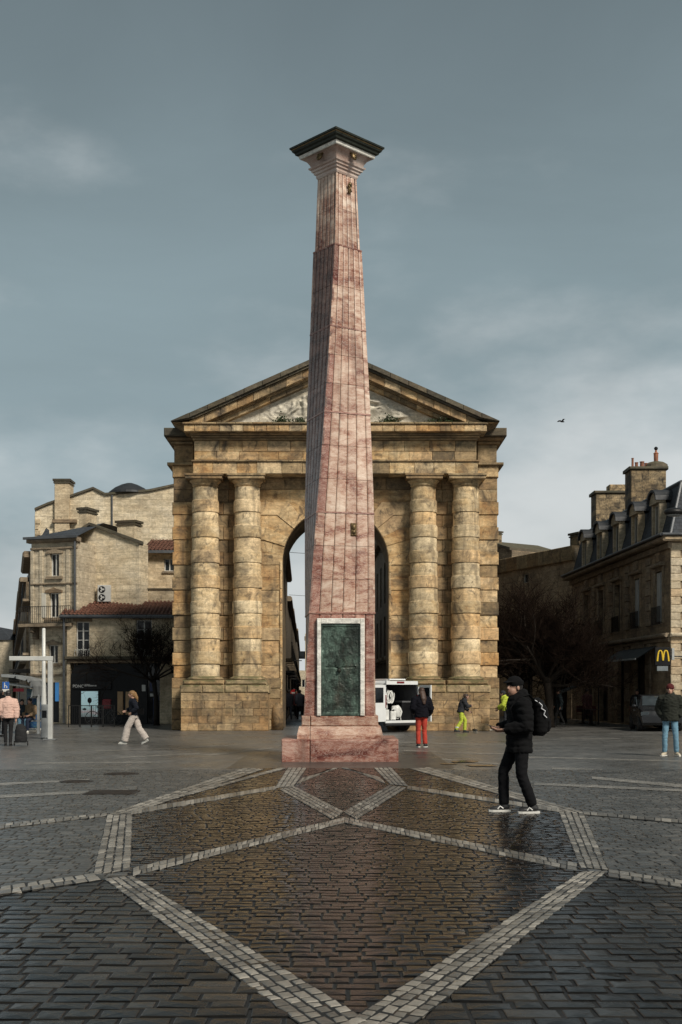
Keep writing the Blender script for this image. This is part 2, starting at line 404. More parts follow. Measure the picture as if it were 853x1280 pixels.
def rows(kind, dy, w0, w1, y0, y1, gap):
    rg = random.Random({'in': 3, 'out': 5, 'mid': 8}[kind]); y = y0; i = 0
    while y < y1:
        dd = dy*rg.uniform(.9, 1.1); half = .2785*y*1.15 + 3.2; x = -half - rg.random()*w1
        while x < half:
            ww = rg.uniform(w0, w1); cx, cy = x+ww/2, y+dd/2 + .022*math.sin(cx_seed(x, y)) + rg.uniform(-.008,.008); x += ww
            io = inside((cx, cy), octagon); k = 'in' if io else ('out' if below_line(cx, cy) else 'mid')
            if k != kind or cy > apron_front and abs(cx) < 2.4: continue
            hit = False
            for q, _ in bands:
                if all(inside((cx+a*ww*.45, cy+b*dd*.45), q) for a, b in ((-1,-1),(1,-1),(1,1),(-1,1))): hit = True; break
            if hit: continue
            fields[kind].append((cx, cy, ww-gap, dd-gap, rg.uniform(-.003,.004), rg.random()**1.5, rg.random()))
        y += dd; i += 1
def cx_seed(x, y): return x*3.1 + y*1.7
rows('in', .130, .115, .235, 5.6, apron_front, .006)
rows('out', .160, .14, .30, 5.2, 12.5, .008)
rows('mid', .130, .12, .22, 8.8, 25.0, .007)
MATS = {'in': PAVE_IN, 'out': PAVE_OUT, 'mid': PAVE_MID}
allc = [(k, s) for k in fields for s in fields[k]]
vis = sorted((c for c in allc if in_view(c[1][0], c[1][1], -.05) and c[1][1] > 6.05), key=lambda c: -c[1][2]/c[1][1]*c[1][3]/c[1][1]**2)
pick = set(id(c) for c in vis[:300])
rest = {k: MB() for k in fields}; rg = random.Random(21)
for c in allc:
    k, (cx, cy, ww, dd, dz, t, _) = c
    if id(c) in pick:
        v, f = sett(0, 0, ww, dd, 0, rg, rg.uniform(-.02,.02)); m = MB(); m.add(v, f, t)
        obj('sett', m.mesh('sett', MATS[k]), plaza, (cx, cy, dz))
    else:
        v, f = sett(cx, cy, ww, dd, dz, rg, rg.uniform(-.02,.02)); rest[k].add(v, f, t)
for k in rest: tag(rest[k].build('sett_field', MATS[k], plaza), kind='stuff')
bedz = -.0064
hb_ = lambda y: .2785*y*1.15 + 3.0
mb = MB(); mb.add([(-hb_(5.2),5.2,bedz),(hb_(5.2),5.2,bedz),(hb_(25),25,bedz),(-hb_(25),25,bedz)], [(0,1,2,3)]); tag(mb.build('joint_bed', BED, plaza), kind='structure')
# band stones laid in rows along each band, on their own dark bed
bed = MB(); bstones = []
for bi, (q, nr) in enumerate(bands):
    a, b, c, d = [Vector((*p, 0)) for p in q]
    zb = .0030 + .0004*bi
    bed.add([(p.x, p.y, zb) for p in (a, b, c, d)], [(0,1,2,3)])
    L = ((d-a).length + (c-b).length)/2
    for r in range(nr):
        t = 0.0
        while t < 1:
            sl_ = rg.uniform(.085, .155)*(1.35 if nr == 4 and bi in (2,3) else 1.0); t1 = min(1, t+sl_/L)
            if 1-t1 < .04/L: t1 = 1
            def pt(u, s): return (a*(1-s)+b*s)*(1-u) + (d*(1-s)+c*s)*u
            p0, p1 = pt((t+t1)/2, (r+.5)/nr), None
            s0, s1 = r/nr, (r+1)/nr
            quad = [pt(t, s0), pt(t, s1), pt(t1, s1), pt(t1, s0)]
            bstones.append((p0, quad, zb, rg.random())); t = t1
bed_o = bed.build('band_bed', BED, plaza); tag(bed_o, kind='structure')
def bstone(quad, org, zt, rg):
    ce = sum(quad, Vector())/4; 
    n = Vector((0,0,1)); ar = (quad[1]-quad[0]).cross(quad[2]-quad[1]).z
    if ar < 0: quad = quad[::-1]
    g = .006; vs = []
    cs = []
    for p in quad:
        d = ce-p; l = d.length; cs.append(p + d*min(.4, (g*.9 + rg.random()*.014)/l) + Vector((rg.uniform(-.006,.006), rg.uniform(-.006,.006), 0)))
    for inset, dz in ((.011, 0), (.004, -.004), (0, -.016)):
        for p in cs:
            d = ce-p; l = d.length or 1; x = p + d*min(.4, inset/l) - org; vs.append((x.x, x.y, zt+dz))
    x = ce-org; vs.append((x.x, x.y, zt+.003))
    f = [(12,0,1),(12,1,2),(12,2,3),(12,3,0)]
    for k in (0,1):
        for i in range(4): j = (i+1)%4; f.append((k*4+i, k*4+4+i, k*4+4+j, k*4+j))
    return vs, f
order = sorted((b for b in bstones if in_view(b[0].x, b[0].y, -.03) and b[0].y > 6.05), key=lambda b: b[0].y)
pick = set(id(b) for b in order[:300]); rest = MB()
for b in bstones:
    zt = b[2] + .0045 + rg.uniform(-.0008,.0012)
    if id(b) in pick:
        v, f = bstone(b[1], b[0], 0, rg); m = MB(); m.add(v, f, b[3]); obj('band_stone', m.mesh('band_stone', PAVE_PALE), plaza, (b[0].x, b[0].y, zt))
    else:
        v, f = bstone(b[1], Vector(), zt, rg); rest.add(v, f, b[3])
tag(rest.build('band_stone_rows', PAVE_PALE, plaza), kind='stuff')
# pale stripes far across the plaza
stripes = [((0,994),(0,998),(160,989),(160,986.5)),((0,979),(0,982),(112,976),(112,974)),((0,964),(0,966),(90,963),(90,961.5)),((30,953),(30,954.6),(200,953),(200,951.6)),
 ((150,946),(150,947.2),(250,942),(250,941)),((225,934),(225,935.2),(300,931),(300,930)),((255,943),(262,944.5),(345,935),(340,934)),
 ((668,978.5),(668,981.5),(853,990),(853,987)),((740,971),(740,974),(853,985),(853,981)),((690,959),(690,961),(853,967),(853,965)),((650,945),(650,946.5),(853,952),(853,950.5)),
 ((560,940),(560,941.2),(660,943.5),(660,942.3)),((498,927),(498,928.2),(640,932),(640,931)),((505,937.2),(505,938.5),(560,941),(560,940)),((530,946),(530,948),(640,957),(640,955)),
 ((540,954),(548,957.5),(700,985),(690,979)),((700,922),(700,922.8),(853,925),(853,924.2)),((120,938),(120,939),(220,936),(220,935.2))]
for i, s in enumerate(stripes):
    z = .006 + .0003*i if max(gr(*q)[1] for q in s) < 25 else -.005 + .0001*i
    st = MB().add([(*p, z) for p in gp(*s)], [(0,1,2,3)]).build('pale_stripe', PALE_STRIPE, plaza); tag(st, kind='structure')
def strip_path(): pass
# grey apron slabs round the obelisk
ap = MB(); 
for i in range(9):
    for j in range(9):
        x0, y0 = -2.38 + i*.53, apron_front + j*.78
        ap.cbox(0,1,0,1,0,1) if False else ap.add(*((lambda v: ([(v[0]+.008,v[1]+.008,-.003),(v[0]+.522,v[1]+.008,-.003),(v[0]+.522,v[1]+.772,-.003),(v[0]+.008,v[1]+.772,-.003)], [(0,1,2,3)]))((x0, y0))))
tag(ap.build('apron_slabs', APRON, plaza), kind='stuff')

# manhole covers and puddles
IRON = plain('rusted cast iron', (.045,.034,.026), .45, .6, var=.4, bump=.5)
for k, (px, py, r, lab) in enumerate(((96,977,.30,'round dark iron manhole cover set in grey paving'),(152,967.5,.34,'wide dark iron cover plate with cross ribs in plaza'),(140,991,.40,'rust brown square drain cover among grey setts'))):
    g = gr(px, py); t = thing('manhole_cover', lab, 'manhole cover', (g.x, g.y, 0))
    if k < 2:
        MB().lathe([(r,0),(r,.012),(r-.05,.012),(r-.05,.009),(0.01,.009)], seg=28).build('rim', IRON, t)
        m = MB()
        for i in range(-3, 4):
            h = math.sqrt(max(0, (r-.07)**2-(i*.1)**2)); m.box(-h, h, i*.1-.02, i*.1+.02, .0095, .0135)
        m.build('rib', IRON, t)
    else:
        MB().box(-r, r, -r*.8, r*.8, 0, .012).build('plate', IRON, t)
        m = MB()
        for i in range(-4, 5): m.box(-r*.9, r*.9, i*.09-.02, i*.09+.02, .0125, .017)
        m.build('rib', IRON, t)
b = NB('standing rain water'); b.bump(b.noise(b.pos(), 3, 2), .12, .03); PUDDLE = b.out((.012,.012,.012), .09); 
def puddle(px, py, rx, ry, seed):
    g = gr(px, py); rr = random.Random(seed); n = 26; pts = []
    for i in range(n):
        a = 2*math.pi*i/n; k = .75+.5*noise.noise(Vector((math.cos(a)*1.6, math.sin(a)*1.6, seed*3.7)))
        pts.append((rx*k*math.cos(a), ry*k*math.sin(a)))
    o = MB().add([(0,0,.0085)]+[(x, y, .0085) for x, y in pts], [(0, 1+i, 1+(i+1)%n) for i in range(n)]).build('puddle', PUDDLE)
    o.location = (g.x, g.y, 0); tag(o, kind='structure')
for i, a in enumerate(((578,952,.42,.55),(602,957,.40,.45),(560,955,.25,.3))): puddle(*a, i+1)

# ================================================================== the stone gate
GY = 50.7; GX = (419.5-CX)*GY/FPX
gate = thing('city_gate', 'tall ochre stone gate with banded columns, pediment and round arch', 'gate', (GX, GY, 0))
KZ = .0328
def zz(py): return CAM_H + (HZ-py)*KZ
def gxx(px, y=0): return (px-CX)*(GY+y)/FPX - GX
g_rg = random.Random(5)
XO, XJ = 6.71, 2.2
ZC = CAM_H + 162*.0331; RA, RV = 2.2, 3.12           # arch centre height, intrados radius, joint radius
Z0 = 2.15; DH = .52; NC = 15; ZT = 10.45
# core wall with the arched passage
def arch_outline(r, zc, n=28): return [(r*math.cos(math.pi*i/n), zc + r*math.sin(math.pi*i/n)) for i in range(n+1)]
ar = arch_outline(RA+.05, ZC); core = MB()
D0, D1 = .12, 4.2
def core_quad(a, b, c, d): pass
poly = [(XO-.06, 0), (XO-.06, ZT)] ; 
# front and back faces as strips between arch and outline, passage lining as reveal
for y, fl in ((D0, 0), (D1, 1)):
    L = []
    L.append([(-XO+.06,0),(-RA-.05,0),(-RA-.05,ZC),(-XO+.06,ZC)]); L.append([(RA+.05,0),(XO-.06,0),(XO-.06,ZC),(RA+.05,ZC)])
    top = [(XO-.06,ZC),(XO-.06,ZT+1.9),(-XO+.06,ZT+1.9),(-XO+.06,ZC)] 
    for i in range(len(ar)-1):
        (x0, z0), (x1, z1) = ar[i], ar[i+1]
        L.append([(x0,z0),(x1,z1),(x1,ZT+1.9),(x0,ZT+1.9)][::-1])
    L.append([(RA+.05,ZC),(XO-.06,ZC),(XO-.06,ZT+1.9),(RA+.05,ZT+1.9)]); L.append([(-XO+.06,ZC),(-RA-.05,ZC),(-RA-.05,ZT+1.9),(-XO+.06,ZT+1.9)])
    for q in L: core.add([(x, y, z) for x, z in q], [(0,1,2,3) if not fl else (3,2,1,0)])
pth = [(RA+.05,0)] + ar + [(-RA-.05,0)]
for (x0,z0),(x1,z1) in zip(pth, pth[1:]): core.add([(x0,D0,z0),(x0,D1,z0),(x1,D1,z1),(x1,D0,z1)], [(0,3,2,1)])
for s in (-1, 1): core.add([(s*(XO-.06),D0,0),(s*(XO-.06),D1,0),(s*(XO-.06),D1,ZT+1.9),(s*(XO-.06),D0,ZT+1.9)], [(0,1,2,3) if s > 0 else (3,2,1,0)])
core.build('wall_core', GATE_CORE, gate)
# coursed blocks, courses alternately flush and proud; beside the arch they turn into crossetted voussoirs
def course_edges(i):
    b = [XO, 5.36 + (.25 if i % 2 else -.15), 4.52 + (.12 if i % 2 else -.1), 3.66 + (-.2 if i % 2 else .15)]
    return b
for i in range(NC):
    z0, z1 = Z0+i*DH, Z0+(i+1)*DH-.004
    proud = .05 if i % 2 else 0.0
    for s in (-1, 1):
        ed = course_edges(i); ed[0] += proud
        for a, b in zip(ed, ed[1:]):
            x0, x1 = sorted((s*a, s*b)); j = g_rg.uniform(-.012,.012)
            MB().cbox(x0+.005, x1-.005, -proud+j, .35, z0, z1, .022).build('stone_block', GATE_DARK if (g_rg.random() < .25 or abs(a+b) < 10.4) else GATE, gate)  # blocks between the columns take the dark stone as painted-in shadow
        # inner piece next to the opening
        xa = ed[-1]
        if z1 <= ZC+.05:
            poly = [(xa-.005, z0), (xa-.005, z1), (XJ, z1), (XJ, z0)]
        else:
            def joint(z):
                if z <= ZC: return [(XJ, z)], 0.0
                a = math.asin(min(.999, (z-ZC)/RV)); return [(RV*math.cos(a), z), (RA*math.cos(a), ZC+RA*math.sin(a))], a
            j0, a0 = joint(z0); j1, a1 = joint(z1)
            arc = [(RA*math.cos(a0+(a1-a0)*t/4), ZC+RA*math.sin(a0+(a1-a0)*t/4)) for t in range(1, 4)]
            poly = [(xa-.005, z0)] + j0 + arc + j1[::-1] + [(xa-.005, z1)]
        poly = [(s*x, z) for x, z in poly]
        MB().prism(poly, -proud*.6+g_rg.uniform(-.01,.01), .35, .018).build('voussoir' if z1 > ZC+.05 else 'stone_block', GATE, gate)
ak = math.asin(min(.999, (Z0+NC*DH-ZC)/RV))
kp = [(RV*1.05*math.cos(ak), ZC+RV*1.05*math.sin(ak))] + [(RA*math.cos(ak+(math.pi-2*ak)*t/6), ZC+RA*math.sin(ak+(math.pi-2*ak)*t/6)) for t in range(7)] + [(-RV*1.05*math.cos(ak), ZC+RV*1.05*math.sin(ak))]
MB().prism(kp, -.16, .35, .03).build('keystone', GATE, gate)
for s in (-1, 1):   # top course under the architrave
    for a, b in ((XO, 5.5), (5.5, 4.4), (4.4, 3.3), (3.3, 2.1), (2.1, .9)):
        x0, x1 = sorted((s*a, s*b)); MB().cbox(x0+.004, x1-.004, .01+g_rg.uniform(-.01,.01), .35, Z0+NC*DH, ZT-.01, .02).build('stone_block', GATE_DARK, gate)
# plain moulded edge of the jamb
for s in (-1, 1):
    zc_ = 0
    while zc_ < ZC-.3:
        h = g_rg.uniform(.7, 1.05); MB().cbox(*sorted((s*(XJ-.0), s*(XJ+.11))), -.075, .06, zc_+.003, min(ZC, zc_+h), .03).build('jamb_stone', GATE, gate); zc_ += h
# foot of the wall
for s in (-1, 1):
    for i in range(5):
        z0, z1 = i*.43, (i+1)*.43-.005
        ed = [XO+.07, 5.9-.3*(i%2), 5.0-.3*(i%2), 4.1-.25*(i%2), 3.1-.25*(i%2), XJ+.02]
        for a, b in zip(ed, ed[1:]):
            x0, x1 = sorted((s*a, s*b)); MB().cbox(x0+.004, x1-.004, -.07+g_rg.uniform(-.012,.012), .35, z0, z1, .025).build('stone_block', GATE_DARK, gate)
    # worn guard stone at the corner of the opening
    MB().lathe([(.25,0),(.25,.7),(.2,.95),(.1,1.1),(.01,1.13)], (s*(XJ+.2), -.0, 0), 16).build('guard_stone', GATE_DARK, gate, True)
# pedestals: coursed blocks, cap stones
for s in (-1, 1):
    ped = bpy.data.objects.new('pedestal', None); C.objects.link(ped); ped.parent = gate
    xa, xb = sorted((s*6.25, s*2.72)); yf = -1.2
    MB().box(xa+.05, xb-.05, yf+.08, .1, 0, 1.84).build('pedestal_core', GATE_CORE, ped)
    zs = [0, .30, .60, .90, 1.21, 1.53]
    for r in range(5):
        n = 5; off = .5 if r % 2 else 0.0; xs = [xa] + [xa + (xb-xa)*(k+off)/n for k in range(1 if not off else 0, n)] + [xb]
        xs = sorted(set(round(x if x in (xa, xb) else x+g_rg.uniform(-.14,.14), 4) for x in xs))
        for x0, x1 in zip(xs, xs[1:]):
            if x1-x0 < .05: continue
            MB().cbox(x0+.004, x1-.004, yf+g_rg.uniform(-.014,.012), yf+.45, zs[r]+.001, zs[r+1]-.002, .010).build('stone_block', GATE_FOOT, ped)
        for xe in (xa, xb):
            sx = 1 if xe == xb else -1
            for k in range(2): MB().box(*sorted((xe-sx*.12, xe-sx*.004+sx*g_rg.uniform(0,.008))), yf+.46+k*.37, yf+.82+k*.37, zs[r]+.002, zs[r+1]-.004).build('stone_block', GATE_FOOT, ped)
    for k in range(4):
        x0, x1 = xa-.04+(xb-xa+.08)*k/4, xa-.04+(xb-xa+.08)*(k+1)/4
        MB().cbox(x0+.003, x1-.003, yf-.04, .05, 1.53, 1.85, .05).build('cap_stone', GATE_MOSS, ped)
# four banded columns
drums = []
def colr(i): return .59 - .075*(max(0, i-3)/(NC-4))**1.3
for i in range(NC):
    rp = colr(i); h = DH-.004
    prof = [(rp,0),(rp+.002,h/2),(rp,h-.03),(rp-.012,h-.012),(rp-.03,h)] if i % 2 == 0 else [(rp-.03,0),(rp+.026,.006),(rp+.036,.02),(rp+.036,h*.80),(rp+.028,h*.93),(rp+.002,h-.008),(rp,h)]
    drums.append(MB().lathe(prof, seg=36).mesh('drum', GATE_COL, True))
    drums[-1].set_sharp_from_angle(angle=rad(35))
rt = colr(NC-1)
neck = MB().lathe([(rt-.02,0),(rt-.01,.06),(rt+.02,.07),(rt+.03,.10),(rt,.115),(rt+.01,.14),(rt+.06,.20),(rt+.12,.25),(rt+.14,.29)], seg=36).mesh('echinus', GATE_COL, True)
abac = MB().box(-.74,.74,-.72,.72,0,.16).box(-.78,.78,-.76,.76,.125,.20).mesh('abacus', GATE_DARK)
slab = MB().cbox(-.84,.84,-.80,.5,0,.2,.06).mesh('plinth_slab', GATE_MOSS)
torus = MB().lathe([(.66,0),(.72,.03),(.74,.07),(.72,.11),(.65,.14),(.60,.17)], seg=36).mesh('base_torus', GATE_MOSS, True)
CY = -.35
for px in (257, 309.5, 529.5, 582.5):
    x = gxx(px, CY)
    col = bpy.data.objects.new('column', None); C.objects.link(col); col.parent = gate; col.location = (x, CY, 0)
    obj('plinth_slab', slab, col, (0,0,1.855)); obj('base_torus', torus, col, (0,0,2.04))
    for i, me in enumerate(drums):
        o = obj('drum', me, col, (g_rg.uniform(-.008,.008), g_rg.uniform(-.01,.01), Z0+.045+i*(DH-.003)), g_rg.uniform(0, 6.28))
    obj('echinus', neck, col, (0,0,Z0+NC*DH-.005)); obj('abacus', abac, col, (0,0,Z0+NC*DH+.29))
# entablature
def run(name, m, x0, x1, y0, y1, z0, z1, n, c=.02, jit=.012, prof=None):
    w = (x1-x0)/n
    xs = [x0] + [x0+w*k+g_rg.uniform(-.12,.12)*w for k in range(1, n)] + [x1]
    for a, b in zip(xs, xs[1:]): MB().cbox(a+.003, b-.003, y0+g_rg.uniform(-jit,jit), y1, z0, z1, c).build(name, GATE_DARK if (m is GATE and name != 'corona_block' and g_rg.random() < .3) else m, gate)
YC = -.9
ZA0, ZA1, ZF, ZB, ZK = ZT, 10.93, 11.80, 12.06, 12.42
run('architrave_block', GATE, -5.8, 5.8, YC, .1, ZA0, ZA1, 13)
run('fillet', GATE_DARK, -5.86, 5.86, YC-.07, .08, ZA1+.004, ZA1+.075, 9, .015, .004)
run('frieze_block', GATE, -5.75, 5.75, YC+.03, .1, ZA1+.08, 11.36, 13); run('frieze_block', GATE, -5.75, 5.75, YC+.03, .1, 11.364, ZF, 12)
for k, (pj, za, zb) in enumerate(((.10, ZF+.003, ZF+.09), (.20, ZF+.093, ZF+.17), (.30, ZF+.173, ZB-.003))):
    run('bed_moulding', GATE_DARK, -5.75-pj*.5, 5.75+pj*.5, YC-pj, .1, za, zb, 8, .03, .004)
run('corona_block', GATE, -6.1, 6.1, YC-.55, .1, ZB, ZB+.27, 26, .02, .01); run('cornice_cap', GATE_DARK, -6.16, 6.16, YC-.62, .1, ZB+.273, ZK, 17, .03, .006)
for s in (-1, 1):   # recessed ends
    def rs(name, m, xa, xb, y0, z0, z1, n=2, y1=4.3, c=.03):
        xa, xb = sorted((s*xa, s*xb)); w = (xb-xa)/n
        for k in range(n): MB().cbox(xa+k*w+.003, xa+(k+1)*w-.003, y0+g_rg.uniform(-.01,.01), y1, z0, z1, c).build(name, m, gate)
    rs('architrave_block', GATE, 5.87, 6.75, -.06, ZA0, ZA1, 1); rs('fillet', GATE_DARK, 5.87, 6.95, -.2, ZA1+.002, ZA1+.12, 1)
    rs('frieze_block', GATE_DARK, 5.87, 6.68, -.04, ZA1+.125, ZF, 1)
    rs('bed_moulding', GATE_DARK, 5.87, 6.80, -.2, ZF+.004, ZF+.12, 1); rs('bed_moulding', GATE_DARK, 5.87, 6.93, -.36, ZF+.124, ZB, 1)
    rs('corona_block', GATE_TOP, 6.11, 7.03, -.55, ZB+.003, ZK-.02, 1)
rear = MB().box(-6.7, 6.7, 4.2, 4.5, ZA0, ZK-.03); rear.box(-6.75,6.75,.12,4.15,ZK-.06,ZK-.01); rear.build('rear_entablature', GATE_DARK, gate)
# pediment
SL = .442; XE = 6.6; ZE = ZK+.03; APEX = ZE + SL*XE
def rake(name, m, t0, t1, y0, y1, n, xe=XE, c=.02):
    for s in (-1, 1):
        for k in range(n):
            xa, xb = xe*(1-k/n)-.003, xe*(1-(k+1)/n)+.003
            j = g_rg.uniform(-.014, .014)
            za, zb = ZE+SL*(XE-xa), ZE+SL*(XE-xb)
            p = [(xa, za-t1), (xa, za-t0), (xb, zb-t0), (xb, zb-t1)]
            p = [(s*x, max(z, ZK+.004)) for x, z in p]
            if abs(p[0][1]-p[1][1]) < .02: p = [(s*xa, ZK+.004), (s*xb, zb-t0), (s*xb, max(ZK+.004, zb-t1))]
            MB().prism(p, y0+j, y1, c).build(name, GATE_DARK if (m is GATE and g_rg.random() < .4) else m, gate)
rake('sima_block', GATE_TOP, 0, .20, YC-.72, .6, 9); rake('sima_fillet', GATE_TOP, .203, .29, YC-.62, .6, 7)
rake('raking_corona', GATE, .293, .62, YC-.5, .6, 10); rake('raking_fillet', GATE_DARK, .623, .69, YC-.28, .6, 7); rake('raking_bed', GATE, .693, .88, YC-.18, .6, 10)
TY = YC+.12
tym = MB(); tym.prism([(-XE+1.9, ZK+.002), (XE-1.9, ZK+.002), (0, APEX-.82)], TY, .5); tym.build('tympanum', TYMP, gate)
# carved relief in the tympanum: swags, scrolls and drapery about a central shield
rel = MB(); nx, nz = 150, 70; x0, x1, z0, z1 = -3.1, 3.25, ZK+.01, ZK+1.75
def relief(x, z):
    env = max(0, min(1, (APEX-1.0-z-SL*abs(x))/.25))*max(0, min(1, (3.15-abs(x))/.5))
    p = Vector((x*1.7, z*1.7, 4.2)); w = Vector((noise.noise(p), noise.noise(p+Vector((5,1,2))), 0))*.9
    q = Vector((x*2.3, z*2.6, 0)) + w
    r = 1-abs(noise.noise(q))*2.6; r2 = 1-abs(noise.noise(q*2.3+Vector((9,9,1))))*2.4
    blob = max(0, noise.noise(Vector((x*1.1, z*1.3, 8.8)))+.25)
    return env*(max(0, r)*.16*blob*1.6 + max(0, r2)*.06*blob + blob*.10)
vsx = []
for j in range(nz+1):
    for i in range(nx+1):
        x = x0+(x1-x0)*i/nx; z = z0+(z1-z0)*j/nz; z = min(z, APEX-.95-SL*abs(x)); vsx.append((x, TY-.004-relief(x, z), z))
rel.add(vsx, [(j*(nx+1)+i, j*(nx+1)+i+1, (j+1)*(nx+1)+i+1, (j+1)*(nx+1)+i) for j in range(nz) for i in range(nx)])
rel.build('relief_carving', TYMP, gate, True)
# low roof behind the pediment
rf = MB()
for s in (-1, 1): rf.add([(s*XE,.5,ZE-.12),(s*XE,4.4,ZE-.12),(0,4.4,APEX-.12),(0,.5,APEX-.12)], [(0,1,2,3) if s < 0 else (3,2,1,0)])
rf.prism([(-XE+.1,ZK),(XE-.1,ZK),(0,APEX-.15)], 4.0, 4.4); rf.build('roof', GATE_TOP, gate)

# ledge plants growing on the cornice
LEAF = plain('dark ledge foliage', (.030,.045,.014), .6, var=.5, scale=9)
def tuft(px, py, wx, hz, n, lab, seed):
    rr = random.Random(seed); p = at(px, py, GY+YC-.25)
    t = thing('ledge_shrub', lab, 'shrub', (p.x, p.y, ZK+.01), 0)
    lf = MB(); st = MB()
    for i in range(n):
        a = rr.uniform(0, math.pi); x = rr.gauss(0, wx*.42); z = abs(rr.gauss(0, hz*.5))*(1-min(1, abs(x)/wx)*.5); y = rr.uniform(-.18,.2)
        d = Vector((rr.uniform(-1,1), rr.uniform(-1,.4), rr.uniform(-.5,1))).normalized()*rr.uniform(.05,.11); e2 = d.cross(Vector((rr.uniform(-1,1),rr.uniform(-1,1),rr.uniform(-1,1)))).normalized()*.03
        c = Vector((x, y, z+.03)); lf.add([c-d*.5, c+e2, c+d*.5, c-e2], [(0,1,2,3)])
    for i in range(7):
        x = rr.uniform(-wx,wx)*.6; st.path([(x*.5,0,-.02),(x,rr.uniform(-.1,.1),hz*.6)], [.012,.005], 4)
    lf.build('leaves', LEAF, t); st.build('stem', LEAF, t)
tuft(353, 531, .38, .30, 330, 'dark green shrub on the cornice at left of relief carving', 1)
tuft(376, 531, .30, .22, 200, 'small green tuft tucked against relief carving beside pink obelisk', 2)
tuft(486, 531, .50, .30, 380, 'bushy green weed on the cornice right of pink obelisk', 3)
tuft(560, 531, .95, .20, 420, 'low straggling green weeds at the narrow right end of the pediment', 4)

# ================================================================== twisted pink obelisk
OC = Vector((0, 29.13, 0)); OC.x = (425.2-CX)*29.1/FPX
ob = thing('obelisk', 'tall twisted pink marble obelisk with bronze door and flared capital', 'obelisk', OC)
def marble(name, cols, vein, dark=1.0, rnd=.09):
    b = NB(name); rv = b.n('ShaderNodeCombineXYZ', {2: b.math('MULTIPLY', b.n('ShaderNodeObjectInfo').outputs['Random'], .7)}).outputs[0]
    def slabpos(s_): 
        a_ = b.n('ShaderNodeVectorMath', operation='ADD'); b.put(a_.inputs[0], b.pos(s_)); b.put(a_.inputs[1], rv); return a_.outputs[0]
    p = slabpos((1,1,2.6)); q = slabpos((1,1,5.5))
    n = b.noise(p, .8, 7, .66, 1.2); n2 = b.noise(q, 1.6, 7, .7, .8); n3 = b.noise(b.pos((1,1,1.6)), 4.5, 6, .7)
    n5 = b.noise(b.pos((1,1,3.5)), 11, 6, .75, .5); f = b.math('ADD', b.math('MULTIPLY', n, .48), b.math('ADD', b.math('MULTIPLY', n2, .24), b.math('ADD', b.math('MULTIPLY', n3, .12), b.math('MULTIPLY', n5, .16))))
    r = b.n('ShaderNodeObjectInfo').outputs['Random']; f = b.math('ADD', f, b.rng(r, 0, 1, -.014, .014))
    col = b.ramp(f, [(.39, cols[0]), (.45, cols[1]), (.50, cols[2]), (.55, cols[3]), (.61, cols[4])])
    wv = b.noise(b.pos((1,1,3.0), loc=(3,8,1)), 3.2, 8, .75, 1.8); v = b.rng(b.math('ABSOLUTE', b.math('SUBTRACT', wv, .5)), 0.0, .022, 1, 0)
    col = b.mix(b.math('MULTIPLY', v, .72), col, vein)
    st = b.noise(b.pos((3,3,.3), loc=(2,2,2)), 1.2, 5, .6); col = b.mix(b.math('MULTIPLY', b.rng(st, .52, .74), .6), col, (.07,.036,.026))
    col = b.scale(col, b.rng(r, 0, 1, 1-rnd, 1+rnd))
    b.bump(b.math('ADD', n3, b.noise(b.pos(), 30, 4, .7)), .4, .008)
    return b.out(col, b.rng(n3, .3, .7, .28, .55))
MARB = marble('pink veined marble', [(.11,.028,.016),(.24,.098,.062),(.39,.232,.164),(.505,.36,.275),(.62,.495,.40)], (.66,.56,.47))
MARB_RED = marble('deep red veined marble', [(.075,.016,.010),(.135,.034,.022),(.215,.080,.054),(.31,.155,.115),(.45,.30,.24)], (.58,.46,.39))
MARB_PALE = marble('pale pink marble', [(.27,.17,.13),(.36,.25,.205),(.42,.315,.265),(.47,.375,.325),(.52,.44,.39)], (.56,.49,.44))
MARB_SHADE = marble('shade darkened purple brown marble', [(.042,.015,.010),(.085,.036,.026),(.14,.066,.049),(.20,.102,.078),(.30,.19,.15)], (.46,.36,.30))  # darker copy for the left face, its shade put into the colour
MARB_CORE = plain('dark marble joint', (.06,.035,.03), .7)
WHITE_MARB = masonry('cream marble frame', [(.60,.57,.50),(.68,.66,.60),(.72,.70,.65)], stain_amt=.25, streak=.3, rand=0, nscale=1.5, rough=.5)
def bronze(name):
    b = NB(name); p = b.pos(); n = b.noise(p, 1.7, 8, .7, .6); m = b.noise(b.pos((1,1,.6)), 6, 6, .7); s = b.noise(b.pos((1,1,.35), loc=(1,1,4)), 3, 5, .65)
    col = b.ramp(b.math('ADD', b.math('MULTIPLY', n, .6), b.math('MULTIPLY', m, .4)), [(.36,(.010,.013,.010)),(.46,(.026,.038,.030)),(.53,(.058,.090,.071)),(.62,(.115,.175,.142))])
    col = b.mix(b.math('MULTIPLY', b.rng(s, .56, .7), .5), col, (.05,.032,.02)); b.bump(m, .6, .01)
    return b.out(col, b.rng(m, .3, .7, .35, .6), .35)
BRONZE = bronze('green bronze patina')
BRONZE_DARK = plain('dark bronze cornice', (.026,.030,.022), .5, .5, var=.5, bump=.3)
GILT = plain('worn gilt bronze', (.15,.105,.05), .45, .7, var=.5, scale=12)
KO = 29.0/FPX
def zo(py, Y=28.5): return CAM_H + (HZ-py)*Y/FPX
